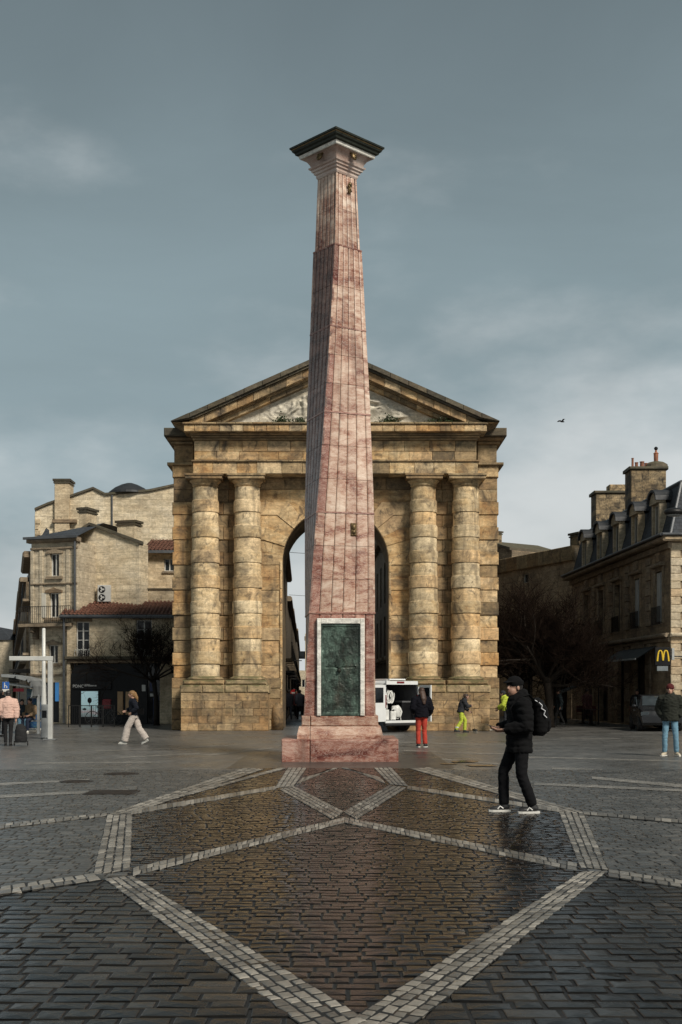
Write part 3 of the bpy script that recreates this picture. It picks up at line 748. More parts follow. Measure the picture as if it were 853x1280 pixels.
# base blocks: three tiers, each of several marble blocks (the joint stands left of centre)
def tier(name, hw, z0, z1, mats, cut, slope=0.0):
    xs = [-hw, cut, hw]
    for i, (a, b) in enumerate(zip(xs, xs[1:])):
        for j, (ya, yb) in enumerate(((-hw, 0), (0, hw))):
            g = .006; m = MB()
            x0, x1, y0, y1 = a+(g if i else 0), b-(0 if i else g), ya+(g if j else 0), yb-(0 if j else g)
            t = [x0+(slope if i == 0 else 0), x1-(slope if i == 1 else 0), y0+(slope if j == 0 else 0), y1-(slope if j == 1 else 0)]
            zk = z0+(z1-z0)*.35
            if slope: m.add([(x0,y0,z0),(x1,y0,z0),(x1,y1,z0),(x0,y1,z0),(x0,y0,zk),(x1,y0,zk),(x1,y1,zk),(x0,y1,zk),(t[0],t[2],z1),(t[1],t[2],z1),(t[1],t[3],z1),(t[0],t[3],z1)],
                    [(0,3,2,1),(8,9,10,11)]+[(k, (k+1)%4, (k+1)%4+4, k+4) for k in range(4)]+[(k+4, (k+1)%4+4, (k+1)%4+8, k+8) for k in range(4)])
            else: m.cbox(x0, x1, y0, y1, z0, z1, .02)
            m.build(name, mats[(i+j) % len(mats)] if name == 'base_block' else mats[0], ob)
jx = (387.7-425.2)*27.9/FPX
ZB1, ZB2, ZB3 = .50, .79, 1.03
tier('base_block', 1.33, -.03, ZB1, [MARB_RED, MARB_RED], jx)
tier('plinth_block', .985, ZB1+.003, ZB2, [MARB], jx, .045)
tier('plinth_block', .885, ZB2+.003, ZB3, [MARB], jx)
# shaft: side length and twist by height
SIDE = [(1.03,1.66),(3.55,1.50),(5.95,1.335),(8.3,1.115),(10.3,.925),(12.2,.775),(14.05,.655)]
TW = [(1.03,0),(1.8,1.2),(3.4,5.0),(4.0,7.0),(5.8,13.2),(8.3,23.0),(10.3,31.2),(12.2,39.9),(14.05,43.5),(16,45)]
def lerp(T, z):
    for (a, u), (b, v) in zip(T, T[1:]):
        if z <= b: return u + (v-u)*(z-a)/(b-a)
    return T[-1][1]
LEAN = -.0050
def S(face, u, z, out=0.0):
    """point on the shaft: face 0 front,1 right,2 back,3 left; u -1..1"""
    h = lerp(SIDE, z)/2; a = rad(lerp(TW, z)) + face*math.pi/2
    x, y = u*h, -h-out; return Vector((x*math.cos(a)-y*math.sin(a)+LEAN*z, x*math.sin(a)+y*math.cos(a), z))
JZ = [1.03, 3.42, 5.75, 8.10, 10.12, 12.05, 13.82]
core = MB(); zs = [JZ[0]+(JZ[-1]-JZ[0])*k/60 for k in range(61)]
vs = [S(f, u, z, -.035) * 1 for z in zs for f, u in ((0,-.95),(1,-.95),(2,-.95),(3,-.95))]
core.add(vs, [(4*k+i, 4*k+(i+1)%4, 4*k+4+(i+1)%4, 4*k+4+i) for k in range(60) for i in range(4)]); core.build('shaft_core', MARB_CORE, ob)
srg = random.Random(9)
for seg, (z0, z1) in enumerate(zip(JZ, JZ[1:])):
    proud = {0: 0, 1: .012, 2: .010, 3: .014, 4: .016, 5: -.012}[seg]
    for f in range(4):
        us = [-1, -.70, -.34, .02, .40, .80, 1]
        if seg == 0 and f == 0: us = [-1, -.70, -.34, .02, .40, .72, 1]
        nr = {0: 3, 1: 3, 2: 3, 3: 3, 4: 2, 5: 2}[seg] if f in (0, 3) else 1
        for r in range(nr):
            for k, (ua, ub) in enumerate(zip(us, us[1:])):
                za, zb = z0+(z1-z0)*r/nr+.004, z0+(z1-z0)*(r+1)/nr-.004
                if srg.random() < .3 and nr > 1: za += srg.uniform(0, .0)
                nz_ = max(2, int((zb-za)/.2)); h = lerp(SIDE, (za+zb)/2)/2; g = .007/h
                flute = .010
                ga = g if k > 0 else 0; gb = g if k < 5 else 0
                vs = []
                for i in range(nz_+1):
                    z = za+(zb-za)*i/nz_; pr = proud + srg.uniform(-.002,.002)
                    t = .04/h
                    ua2 = ua+ga if k > 0 else -1-(proud/h); ub2 = ub-gb if k < 5 else 1+(proud/h)
                    vs += [S(f, ua2, z, pr-(flute if k > 0 else 0)), S(f, ua2+ (t*.7 if k > 0 else 0), z, pr), S(f, ub2-(t*.7 if k < 5 else 0), z, pr), S(f, ub2, z, pr-(flute if k < 5 else 0)), S(f, ub2, z, -.03), S(f, ua2, z, -.03)]
                fs = [(6*i+j, 6*i+(j+1)%6, 6*i+6+(j+1)%6, 6*i+6+j) for i in range(nz_) for j in range(6)]
                fs += [(5,4,3,2,1,0), tuple(6*nz_+j for j in range(6))]
                if seg == 0 and f == 0 and k in (1, 2, 3) and r < nr: 
                    if r < nr and za < 3.25: 
                        pass
                edge = f == 0 and k == 0 and seg < 5
                MB().add(vs, fs).build('marble_slab', MARB_SHADE if f == 3 and seg < 5 else (MARB_RED if ((edge and srg.random() < .75) or (seg == 0 and f == 0)) else MARB), ob)
    if seg:   # thin ledge course between storeys
        lg = MB(); vs = []
        for z, o_ in ((z0-.03, .002), (z0-.02, .022), (z0+.015, .022), (z0+.025, .0)):
            vs += [S(f, -1-o_/ (lerp(SIDE, z)/2), z, o_) for f in range(4)]
        lg.add(vs, [(4*k+i, 4*k+(i+1)%4, 4*k+4+(i+1)%4, 4*k+4+i) for k in range(3) for i in range(4)]); lg.build('ledge_course', MARB_RED, ob)
# bronze door in a cream frame on the front
yd = -lerp(SIDE, 1.6)/2
dk = (29.13-.86)/FPX
dx0, dx1, dxi0, dxi1 = (396.5-425.2)*dk, (456-425.2)*dk, (401.5-425.2)*dk, (450.5-425.2)*dk
dz1, dzi = zo(773, 28.3), zo(780, 28.3)
fr = MB().cbox(dx0, dxi0, yd-.11, yd+.15, ZB3+.002, dz1, .012).cbox(dxi1, dx1, yd-.11, yd+.15, ZB3+.002, dz1, .012).cbox(dxi0+.002, dxi1-.002, yd-.11, yd+.15, dzi, dz1, .012)
fro = fr.build('door_frame', WHITE_MARB, ob)
dm = MB(); nx, nz = 40, 90; vs = []
for j in range(nz+1):
    for i in range(nx+1):
        u, v = i/nx, j/nz; x = dxi0+(dxi1-dxi0)*u; z = ZB3+.01+(dzi-ZB3-.015)*v
        p = Vector((u*5, v*10, 1.0)); h = .016*max(0, noise.noise(p)) + .012*max(0, noise.noise(p*2.6)) + .006*noise.noise(p*6)
        e_ = min(u, 1-u, v*2, (1-v)*2); h = .02 if e_ < .05 else h
        if abs(v-.53) < .012 and .1 < u < .9: h = -.01
        if (u-.47)**2*1.0+((v-.57)*2.2)**2 < .012: h = .03
        vs.append((x, yd-.055-h, z))
dm.add(vs, [(j*(nx+1)+i, j*(nx+1)+i+1, (j+1)*(nx+1)+i+1, (j+1)*(nx+1)+i) for j in range(nz) for i in range(nx)])
dm.box(dxi0, dxi1, yd-.03, yd+.1, ZB3+.005, dzi-.003)
dr = dm.build('bronze_door', BRONZE, ob)
MB().lathe([(.045,0),(.05,.02),(.02,.05),(.03,.07),(.005,.075)], seg=12).build('knob', BRONZE_DARK, dr).matrix_local = Matrix.Translation(((dxi0+dxi1)/2-.03, yd-.08, 2.08)) @ Matrix.Rotation(rad(90), 4, 'X')
# capital: profile of square rings turned with the shaft top
def sqring(hd, z, a): 
    return [(hd*math.cos(a+k*math.pi/2)+LEAN*z, hd*math.sin(a+k*math.pi/2), z) for k in range(4)]
CA = rad(-90+ -1.0)
def captier(name, m, prof):
    mb = MB(); vs = [p for hd, z in prof for p in sqring(hd, z, CA)]; n = len(prof)
    mb.add(vs, [(4*k+i, 4*k+(i+1)%4, 4*k+4+(i+1)%4, 4*k+4+i) for k in range(n-1) for i in range(4)] + [(3,2,1,0), tuple(4*(n-1)+i for i in range(4))])
    return mb.build(name, m, ob)
T0 = 13.79
captier('capital_neck', MARB_PALE, [(.47,T0-.02),(.50,T0+.02),(.50,T0+.07),(.55,T0+.09),(.56,T0+.13),(.61,T0+.15),(.62,T0+.19),(.67,T0+.21),(.69,T0+.245)])
captier('capital_bell', MARB_PALE, [(.60,T0+.248),(.62,T0+.27),(.655,T0+.33),(.71,T0+.39),(.78,T0+.435),(.86,T0+.46)])
captier('capital_band', WHITE_MARB, [(.88,T0+.463),(.90,T0+.48),(.91,T0+.52),(.93,T0+.535)])
captier('bronze_cornice', BRONZE_DARK, [(.93,T0+.538),(.99,T0+.56),(1.01,T0+.60),(1.06,T0+.63),(1.08,T0+.665)])
captier('cornice_edge', GILT, [(1.085,T0+.668),(1.10,T0+.69)])
captier('cornice_top', BRONZE_DARK, [(1.11,T0+.693),(1.13,T0+.70),(1.135,T0+.74),(.9,T0+.78)])
# small bronze masks on the capital bell and two bronze creatures on the shaft
def mask(parent):
    m = MB(); m.ell((0,0,0), .085, .05, .11, 12, 8); m.ell((-.045,-.035,.03), .024, .02, .02, 8, 6); m.ell((.045,-.035,.03), .024, .02, .02, 8, 6)
    m.ell((0,-.05,-.005), .02, .03, .04, 8, 6); m.ell((0,-.04,-.06), .04, .02, .018, 8, 6); m.path([(-.09,0,.06),(-.06,-.02,.12),(0,-.03,.14),(.06,-.02,.12),(.09,0,.06)], .028, 6)
    return m.build('bronze_mask', GILT, parent, True)
for k in range(4):
    a = CA + k*math.pi/2 + math.pi/4; rr_ = .57; mk = mask(ob)
    mk.location = (rr_*math.cos(a)+LEAN*14.2, rr_*math.sin(a), T0+.36); mk.rotation_euler = (rad(-28), 0, a+math.pi/2)
cr = MB().ell((0,0,0), .04, .03, .12, 10, 8).ell((0,-.02,.11), .05, .04, .05, 10, 6).path([(-.06,-.01,.1),(0,-.03,.03),(.05,-.01,-.06)], .018, 6).path([(.06,-.01,.1),(0,-.03,.02),(-.05,-.01,-.08)], .018, 6)
co = cr.build('bronze_creature', GILT, ob, True); p = S(0, .18, 13.45, .02); co.location = p; co.rotation_euler[2] = rad(42)
cr2 = MB().cbox(-.07,.07,-.03,.03,-.15,.15,.02).ell((0,-.04,.05), .05, .03, .06, 10, 6).ell((0,-.04,-.06), .045, .03, .05, 10, 6)
co = cr2.build('bronze_plaque', GILT, ob); co.location = S(0, .30, 5.36, .02); co.rotation_euler[2] = rad(11.5)

# ================================================================== houses round the square
class Fac:
    def __init__(s, A, B):
        s.A = Vector((A[0], A[1], 0)); s.B = Vector((B[0], B[1], 0)); s.L = (s.B-s.A).length; d = (s.B-s.A)/s.L
        s.d = d; s.rz = math.atan2(d.y, d.x)
    def u(s, px):
        m = (px-CX)/FPX; return (m*s.A.y - s.A.x)/(s.d.x - m*s.d.y)
    def z(s, px, py, back=0.0):
        Y = s.A.y + s.u(px)*s.d.y + back; return CAM_H + (HZ-py)*Y/FPX
def facpx(pa, Ya, pb, Yb): return Fac(((pa-CX)*Ya/FPX, Ya), ((pb-CX)*Yb/FPX, Yb))
def wall_holes(x0, x1, z0, z1, holes, depth=.22, y=0.0):
    m = MB(); xs = sorted({x0, x1, *[min(max(v, x0), x1) for h in holes for v in h[:2]]}); zs_ = sorted({z0, z1, *[min(max(v, z0), z1) for h in holes for v in h[2:4]]})
    for a, b in zip(xs, xs[1:]):
        for c, d in zip(zs_, zs_[1:]):
            cx, cz = (a+b)/2, (c+d)/2
            if any(h[0] < cx < h[1] and h[2] < cz < h[3] for h in holes): continue
            m.add([(a,y,c),(b,y,c),(b,y,d),(a,y,d)], [(0,1,2,3)])
    for a, b, c, d in [h[:4] for h in holes]:
        for p, q in (((a,c),(a,d)),((a,d),(b,d)),((b,d),(b,c)),((b,c),(a,c))):
            m.add([(p[0],y,p[1]),(q[0],y,q[1]),(q[0],y+depth,q[1]),(p[0],y+depth,p[1])], [(0,1,2,3)])
    return m
PAINT = plain('off white window paint', (.55,.54,.50), .5, var=.12)
GLASS = glass('dark window glass'); GLASS_SKY = glass('reflecting window glass', (.02,.025,.028), .04)
SHUT = plain('grey painted shutters', (.36,.37,.36), .6, var=.15)
SHUT_DK = plain('dark shutters', (.05,.045,.04), .6)
IRONB = plain('black wrought iron', (.012,.012,.012), .45, .5)
SLATE = masonry('slate roof', [(.022,.027,.035),(.035,.043,.054),(.052,.063,.076)], stain_amt=.3, streak=.3, rand=0, brick=(.28,.16,.012), rough=.82, joint=(.012,.014,.018), obj=True)
ZINC = plain('weathered zinc', (.075,.08,.086), .5, .3, var=.3, scale=2)
LSTONE = masonry('buff limestone wall', [(.45,.35,.225),(.59,.49,.335),(.68,.585,.43),(.73,.645,.49)], stain_amt=.32, streak=.35, rand=0, nscale=.35, brick=(.75,.33,.008), joint=(.30,.24,.16), obj=True)
LSTONE2 = masonry('greyed facade limestone', [(.36,.295,.205),(.49,.415,.30),(.60,.525,.40)], stain_amt=.4, streak=.6, rand=0, nscale=.5, brick=(.8,.36,.007), joint=(.17,.14,.1), obj=True)
LSTONE3 = masonry('dingy rendered stone', [(.36,.27,.165),(.54,.435,.29),(.66,.56,.40)], stain_amt=.5, streak=.7, rand=0, nscale=.6, obj=True)
RSTONE = masonry('smoke stained side street stone', [(.11,.077,.045),(.21,.15,.093),(.31,.235,.15),(.41,.32,.215)], stain_amt=.65, streak=.6, rand=0, nscale=.5, brick=(.7,.34,.008), joint=(.09,.07,.045), obj=True)
RTRIM = masonry('soiled stone trim', [(.12,.088,.056),(.21,.162,.108),(.31,.245,.17)], stain_amt=.6, streak=.6, rand=.2, nscale=.8)
CHIM = masonry('blackened chimney stone', [(.10,.07,.04),(.30,.215,.115),(.45,.35,.21)], stain=(.010,.009,.008), stain_amt=1.0, streak=.5, rand=.15, nscale=1.0, slo=.44, brick=(.6,.3,.01), obj=True)
TERRA = plain('terracotta pot', (.25,.10,.055), .8, var=.35)
TILE = masonry('old clay roof tiles', [(.075,.030,.020),(.15,.062,.040),(.21,.105,.070)], stain_amt=.5, streak=.3, rand=.2, nscale=2.5)
BLACKP = plain('black shopfront paint', (.005,.005,.0055), .45, var=.4, spec=.25)
SHADEIN = plain('unlit shop interior', (.015,.014,.013), .8)

SLATE_PLAIN = plain('dark lead hood', (.022,.024,.027), .6, .2)
def window(par, x0, x1, z0, z1, y=.16, mats=None, cols=2, rows_=3, fw=.05, g=None, name='window'):
    g = g or GLASS; fm = mats or PAINT
    w_ = bpy.data.objects.new(name, None); C.objects.link(w_); w_.parent = par
    m = MB().box(x0,x0+fw,y-.03,y+.04,z0,z1).box(x1-fw,x1,y-.03,y+.04,z0,z1).box(x0+fw,x1-fw,y-.03,y+.04,z0,z0+fw).box(x0+fw,x1-fw,y-.03,y+.04,z1-fw,z1)
    for i in range(1, cols): x = x0+(x1-x0)*i/cols; m.box(x-fw*.6,x+fw*.6,y-.028,y+.038,z0+fw,z1-fw)
    for j in range(1, rows_): z = z0+(z1-z0)*j/rows_; m.box(x0+fw,x1-fw,y-.012,y+.03,z-.015,z+.015)
    m.build('frame', fm, w_)
    MB().add([(x0+.01,y+.02,z0+.01),(x1-.01,y+.02,z0+.01),(x1-.01,y+.02,z1-.01),(x0+.01,y+.02,z1-.01)], [(0,1,2,3)]).build('pane', g, w_)
    return w_
def railing(par, x0, x1, z0, z1, y, step=.12, name='balcony_rail', m=None):
    r = MB().box(x0,x1,y-.02,y+.02,z1-.03,z1).box(x0,x1,y-.015,y+.015,z0,z0+.03); n = max(2, int((x1-x0)/step))
    for i in range(n+1): x = x0+(x1-x0)*i/n; r.path([(x,y,z0),(x,y,z1-.02)], .011, 4)
    return r.build(name, m or IRONB, par)
def tile_roof(par, x0, x1, y0, y1, z0, z1, pitch=.2, rowl=.35, m=None, name='roof_tiles'):
    """barrel tiles: half-round channels running down the slope, in overlapping rows"""
    mb = MB(); n = int((x1-x0)/pitch); L = math.hypot(y1-y0, z1-z0); nr = max(2, int(L/rowl))
    for i in range(n):
        xc = x0+(i+.5)*(x1-x0)/n; r = pitch*.42
        for j in range(nr):
            a, b = j/nr, (j+1.12)/nr; dz = R.uniform(-.012,.012)
            vs = []
            for t, k in ((a, 1.0), (min(b, 1), .86)):
                yy, zc = y0+(y1-y0)*t, z0+(z1-z0)*t + (.02 if t == a else 0) + dz
                for q in range(5):
                    an = math.pi*q/4; vs.append((xc-math.cos(an)*r*k, yy, zc+math.sin(an)*r*k*.9))
            mb.add(vs, [(q, q+1, q+6, q+5) for q in range(4)])
    mb.add([(x0,y0,z0-.01),(x1,y0,z0-.01),(x1,y1,z1-.01),(x0,y1,z1-.01)], [(0,1,2,3)])
    return tag(mb.build(name, m or TILE, par), kind='stuff')
def chimney(par, x0, x1, y0, y1, z0, z1, pots=0, m=None, potm=None, name='chimney'):
    c = bpy.data.objects.new(name, None); C.objects.link(c); c.parent = par; m = m or CHIM
    MB().cbox(x0,x1,y0,y1,z0,z1,.02).build('stack', m, c)
    MB().box(x0-.09,x1+.09,y0-.09,y1+.09,z1-.002,z1+.12).box(x0-.05,x1+.05,y0-.05,y1+.05,z1-.14,z1-.06).build('cap', GATE_TOP, c)
    for i in range(pots):
        x = x0+(x1-x0)*(i+.6)/(pots+.2); h = R.uniform(.35,.75); MB().lathe([(.12,0),(.13,.05),(.10,.08),(.09,h-.06),(.115,h-.04),(.11,h)], (x,(y0+y1)/2,z1+.12), 10).build('pot', potm or TERRA, c)
    return c
def house(name, label, fac, cat='building', group=None): return thing(name, label, cat, fac.A, fac.rz, group)
def body(par, x0, x1, y0, y1, z0, z1, m, name='side_walls', roof=False):
    b = MB(); b.add([(x0,y0,z0),(x0,y1,z0),(x0,y1,z1),(x0,y0,z1)], [(0,3,2,1)]).add([(x1,y0,z0),(x1,y1,z0),(x1,y1,z1),(x1,y0,z1)], [(0,1,2,3)]).add([(x0,y1,z0),(x1,y1,z0),(x1,y1,z1),(x0,y1,z1)], [(0,3,2,1)])
    b.add([(x0,y0,z1),(x1,y0,z1),(x1,y1,z1),(x0,y1,z1)], [(0,1,2,3)])
    return b.build(name, m, par)

# ---- low shop with clay tile roof (left of the gate)
f = facpx(84, 59.7, 285, 59.7); k = 59.7/FPX
def U(px): return (px-84)*k
def Z(py, dy=0.0): return CAM_H + (HZ-py)*(59.7+dy)/FPX
shop = house('corner_shop', 'low stone house with clay tile roof and black shopfront', f)
zsf = Z(829)
wins = [(U(95.5),U(112),Z(823),Z(777)), (U(170.5),U(190),Z(823),Z(775)), (U(236),U(254),Z(823),Z(775))]
wall_holes(0, f.L, zsf+.32, Z(771), wins).build('wall', LSTONE3, shop); body(shop, 0, f.L, 0, 7, 0, Z(771), LSTONE3)
for q in wins:
    wd = window(shop, *q, cols=2, rows_=4); MB().box(q[0]-.12,q[1]+.12,-.10,.12,q[2]-.12,q[2]).build('sill', RTRIM, wd); MB().box(q[0]-.14,q[1]+.14,-.06,.05,q[3]+.002,q[3]+.16).build('lintel', RTRIM, wd)
    railing(shop, q[0]-.05, q[1]+.05, q[2], q[2]+.42, -.14, .1, 'window_guard', PAINT)
MB().cbox(-.1, f.L, -.25, .1, zsf+.16, zsf+.33, .05).build('string_course', GATE_TOP, shop); MB().cbox(0, f.L, -.1, .1, zsf, zsf+.157, .02).build('fascia_stone', RTRIM, shop)
MB().cbox(-.02, .16, -.03, .4, 0, zsf, .02).build('corner_pier', LSTONE3, shop)
# black timber shopfront with arched head over the first bay
sf = MB(); sf.prism([(.17,0),(U(146),0),(U(146),zsf-.02),(.9,zsf-.02),(.5,zsf-.1),(.26,zsf-.32),(.17,zsf-.6)], .04, .25); sf.box(U(146)+.003, U(184), .05, .25, 0, zsf-.01)
sf.build('shopfront', BLACKP, shop)
MB().cbox(.3, U(140), -.04, .06, Z(862), Z(850), .02).build('fascia_board', BLACKP, shop)
me = text_mesh('PONC', .21, .01); me.materials.append(plain('white sign lettering', (.5,.5,.48), .5)); lt = obj('lettering', me, shop, (U(91.3), -.055, Z(859.5))); lt.rotation_euler = (rad(90), 0, 0); lt.scale = (.92,1,1)
MB().box(U(106), U(121), -.05, -.041, Z(858), Z(856.4)).box(U(106), U(113), -.05, -.041, Z(856.2), Z(855.2)).build('sign_stripe', plain('faded sign strip', (.32,.32,.31), .5), shop)
def poster_mat():
    b = NB('pale blue backlit poster'); s3 = b.n('ShaderNodeSeparateXYZ', {0: b.pos(obj=True)}); x, z = s3.outputs[0], s3.outputs[2]
    n = b.noise(b.pos(obj=True), 2.2, 4, .6); col = b.ramp(b.math('ADD', z, b.math('MULTIPLY', n, .35)), [(.05,(.10,.10,.10)),(.30,(.26,.33,.33)),(.36,(.42,.33,.33)),(.5,(.38,.55,.56)),(1.0,(.42,.60,.64))])
    m = b.out(col, .3); b.put(b.b.inputs['Emission Color'], col); b.b.inputs['Emission Strength'].default_value = .35; return m
pk = Z(864)-Z(896); po = bpy.data.objects.new('lit_poster', None); C.objects.link(po); po.parent = shop; po.location = (U(102), -.03, Z(896)); PW = U(123)-U(102)
pm = MB().box(0, PW, -.01, .05, 0, 1.0).mesh('poster_sheet', poster_mat()); ps = obj('poster_sheet', pm, po); ps.scale = (1,1,pk)
MB().ell((PW*.5,-.016,pk*.64), .105, .012, .14, 14, 10).path([(PW*.5,-.02,pk*.55),(PW*.47,-.02,pk*.40)], .015, 6).ell((PW*.2,-.016,pk*.30), .10, .01, .05, 10, 6).build('poster_figure', BLACKP, po)
MB().box(-.05,0,-.02,.06,-.05,pk+.05).box(PW,PW+.05,-.02,.06,-.05,pk+.05).box(0,PW,-.02,.06,pk,pk+.05).box(0,PW,-.02,.06,-.05,0).build('poster_frame', IRONB, po)
REDP = plain('dull red display', (.22,.02,.025), .5)
MB().cbox(U(128), U(139), -.02, .05, Z(886), Z(874), .03).build('red_display', REDP, shop)
TAN = plain('tan timber panel', (.42,.26,.13), .55, var=.2); 
for a, b in ((147, 154.2), (157.2, 164)): MB().cbox(U(a), U(b), -.02, .06, Z(893.5), Z(864.5), .02).build('timber_panel', TAN, shop)
# further bays: pale notice, blue door, stone pier
boxpart('notice', PAINT, shop, U(177.5), U(182), .02, .06, Z(864), Z(856)); MB().box(U(184)+.003, U(200), .18, .3, 0, zsf).build('shop_window', GLASS, shop)
boxpart('blue_sign', plain('navy blue sign', (.02,.03,.09), .5), shop, U(187), U(195), .08, .17, Z(864), Z(853)); boxpart('white_sign', PAINT, shop, U(187.5), U(197.5), .08, .17, Z(870.5), Z(867))
DOORB = plain('dark blue door', (.015,.03,.085), .4); MB().cbox(U(191), U(198), .1, .17, 0, Z(872), .03).build('door', DOORB, shop)
MB().cbox(U(200), U(285), 0, .3, 0, zsf, .02).build('stone_pier', LSTONE3, shop)
tile_roof(shop, -.3, f.L, -.35, 2.2, Z(770), Z(752, 2.2), .19, .3); MB().box(-.3, f.L, -.42, -.3, Z(771.5), Z(769)).box(-.3, f.L, -.36, .0, Z(773), Z(771.6)).build('gutter', ZINC, shop)
MB().path([(-.12,-.12,.05),(-.12,-.12,Z(772))], .06, 8).build('downpipe', ZINC, shop)
# rubble wall above the tiles and the air conditioner on it
MB().box(U(84), U(285), 2.3, 2.7, 4.0, Z(737, 2.4)).build('upper_wall', LSTONE3, shop); MB().box(U(84), U(285), 2.22, 2.75, Z(737, 2.4)+.002, Z(735.5, 2.4)).build('coping', GATE_TOP, shop)
ACM = plain('grey white metal casing', (.42,.42,.40), .45, .1, var=.1)
p = at(131, 752.5, 61.6); acu = thing('air_conditioner', 'white two fan air conditioner against wall above clay tile roof', 'air conditioner', p, 0)
MB().cbox(-.33,.33,-.16,.16,0,.84,.02).build('casing', ACM, acu)
for zc in (.22, .62):
    fn = MB().lathe([(.17,0),(.17,.02),(.14,.03),(.14,.005),(.01,.005)], seg=20).build('fan_grille', IRONB, acu, False); fn.matrix_local = Matrix.Translation((-.10,-.162,zc)) @ Matrix.Rotation(rad(90), 4, 'X')
    fb = MB()
    for q in range(3):
        a = q*2.1; fb.path([(0,0,.012),(.12*math.cos(a),.12*math.sin(a),.014)], [.03,.045], 6, .15)
    fb.lathe([(.04,.005),(.04,.025),(.01,.03)], seg=10); o = fb.build('fan', ACM, acu); o.matrix_local = Matrix.Translation((-.10,-.162,zc)) @ Matrix.Rotation(rad(90), 4, 'X')

# ---- blunt corner house with tall windows and gable wall above the shop
f = facpx(39.5, 61.0, 97, 60.2); ch = house('corner_house', 'narrow grey stone corner house with tall white windows and iron balcony', f)
def P2(px, py): return (f.u(px), f.z(px, py))
ht = f.z(70, 678); q1 = (f.u(63.2), f.u(74.5), f.z(68, 720.5), f.z(68, 692)); q2 = (f.u(62), f.u(74), f.z(68, 772), f.z(68, 741)); q3 = (f.u(60.5), f.u(73), f.z(66, 829), f.z(66, 806)); q4 = (f.u(53), f.u(74), .05, f.z(64, 853))
wall_holes(0, f.L, 0, ht, [q1, q2, q3, q4], .2).build('wall', LSTONE2, ch); body(ch, 0, f.L, 0, 9, 0, ht, LSTONE2)
for q, r_ in ((q1, 2), (q2, 3), (q3, 2)):
    wd = window(ch, *q, cols=2, rows_=1, g=GLASS); a, b, c, d = q
    boxpart('jamb', LSTONE2, wd, a-.16,a-.002,-.04,.05,c,d+.002); boxpart('jamb', LSTONE2, wd, b+.002,b+.16,-.04,.05,c,d+.002)
    MB().prism([(a-.2,d+.004),(b+.2,d+.004),(b+.2,d+.12),((a+b)/2+.15,d+.2),((a+b)/2,d+.27),((a+b)/2-.15,d+.2),(a-.2,d+.12)], -.09, .05).build('hood', RTRIM, wd); MB().box(a-.2,b+.2,-.12,.1,c-.14,c-.002).build('sill', RTRIM, wd)
SHW = plain('cream shutter', (.50,.47,.40), .6, var=.1)
MB().cbox(q2[0]-.42, q2[0]-.165, -.06, -.01, q2[2], q2[3], .01).build('shutter', SHW, ch)
MB().lathe([(.62,-.06),(.62,.0)], seg=20) 
ar3 = MB(); a, b, c, d = q3; ar3.prism([(a-.25,d+.05)]+[((a+b)/2-math.cos(math.pi*i/10)*((b-a)/2+.2), d+.1+math.sin(math.pi*i/10)*.45) for i in range(11)]+[(b+.25,d+.05)], -.05, .04); ar3.build('window_arch', LSTONE2, ch)
window(ch, *q4, y=.14, cols=2, rows_=1, fw=.08, mats=BLACKP, name='shop_window'); bls = emit('blue lit display', (.05,.22,.5), .35); MB().box(q4[1]-.28, q4[1]-.03, .1, .14, 1.1, 2.6).build('blue_panel', bls, ch)
zb = f.z(68, 780); MB().prism([(-.35,zb-.16),(f.L+.05,zb-.16),(f.L+.05,zb),(-.35,zb)], -.72, .05, .03).build('balcony_slab', RTRIM, ch); railing(ch, -.3, f.L, zb, zb+.85, -.66, .11)
for x in (.35, f.L-.3):
    MB().prism([(x-.13,zb-.75),(x+.13,zb-.75),(x+.13,zb-.17),(x-.13,zb-.17)], -.3, .02, .05).prism([(x-.11,zb-.45),(x+.11,zb-.45),(x+.11,zb-.172),(x-.11,zb-.172)], -.58, -.28, .05).build('bracket', RTRIM, ch)
for za, zb_ in ((ht-.34, ht-.24), (f.z(60,731), f.z(60,729)), (f.z(60,845), f.z(60,842))): MB().cbox(-.03, f.L+.03, -.09, .02, za, zb_, .02).build('string_course', RTRIM, ch)
MB().cbox(-.2, f.L+.1, -.22, .2, ht+.002, ht+.22, .08).build('cornice', RTRIM, ch)
for x in (.06, f.L-.06, f.L*.22, f.L*.80): MB().cbox(x-.1, x+.1, -.05, .02, .3 if x < .1 or x > f.L-.1 else f.z(60, 842)+.1, ht-.36, .015).build('pilaster', LSTONE2, ch)
rz0 = ht+.22; rp = MB(); ru = f.u(97); rp.add([(-.25,-.26,rz0),(f.L+.12,-.26,rz0),(f.L+.1,2.4,rz0+1.0),(1.6,2.4,rz0+.85),(f.L+.1,6,rz0+1.0),(-.35,6,rz0)], [(0,1,2,3),(0,3,5),(3,2,4,5)]); rp.build('roof', SLATE, ch)
MB().box(-.28,f.L+.14,-.34,-.24,rz0-.06,rz0+.06).build('gutter', ZINC, ch); MB().path([(f.L-.05,-.16,0),(f.L-.05,-.16,ht)], .055, 8).build('downpipe', ZINC, ch)
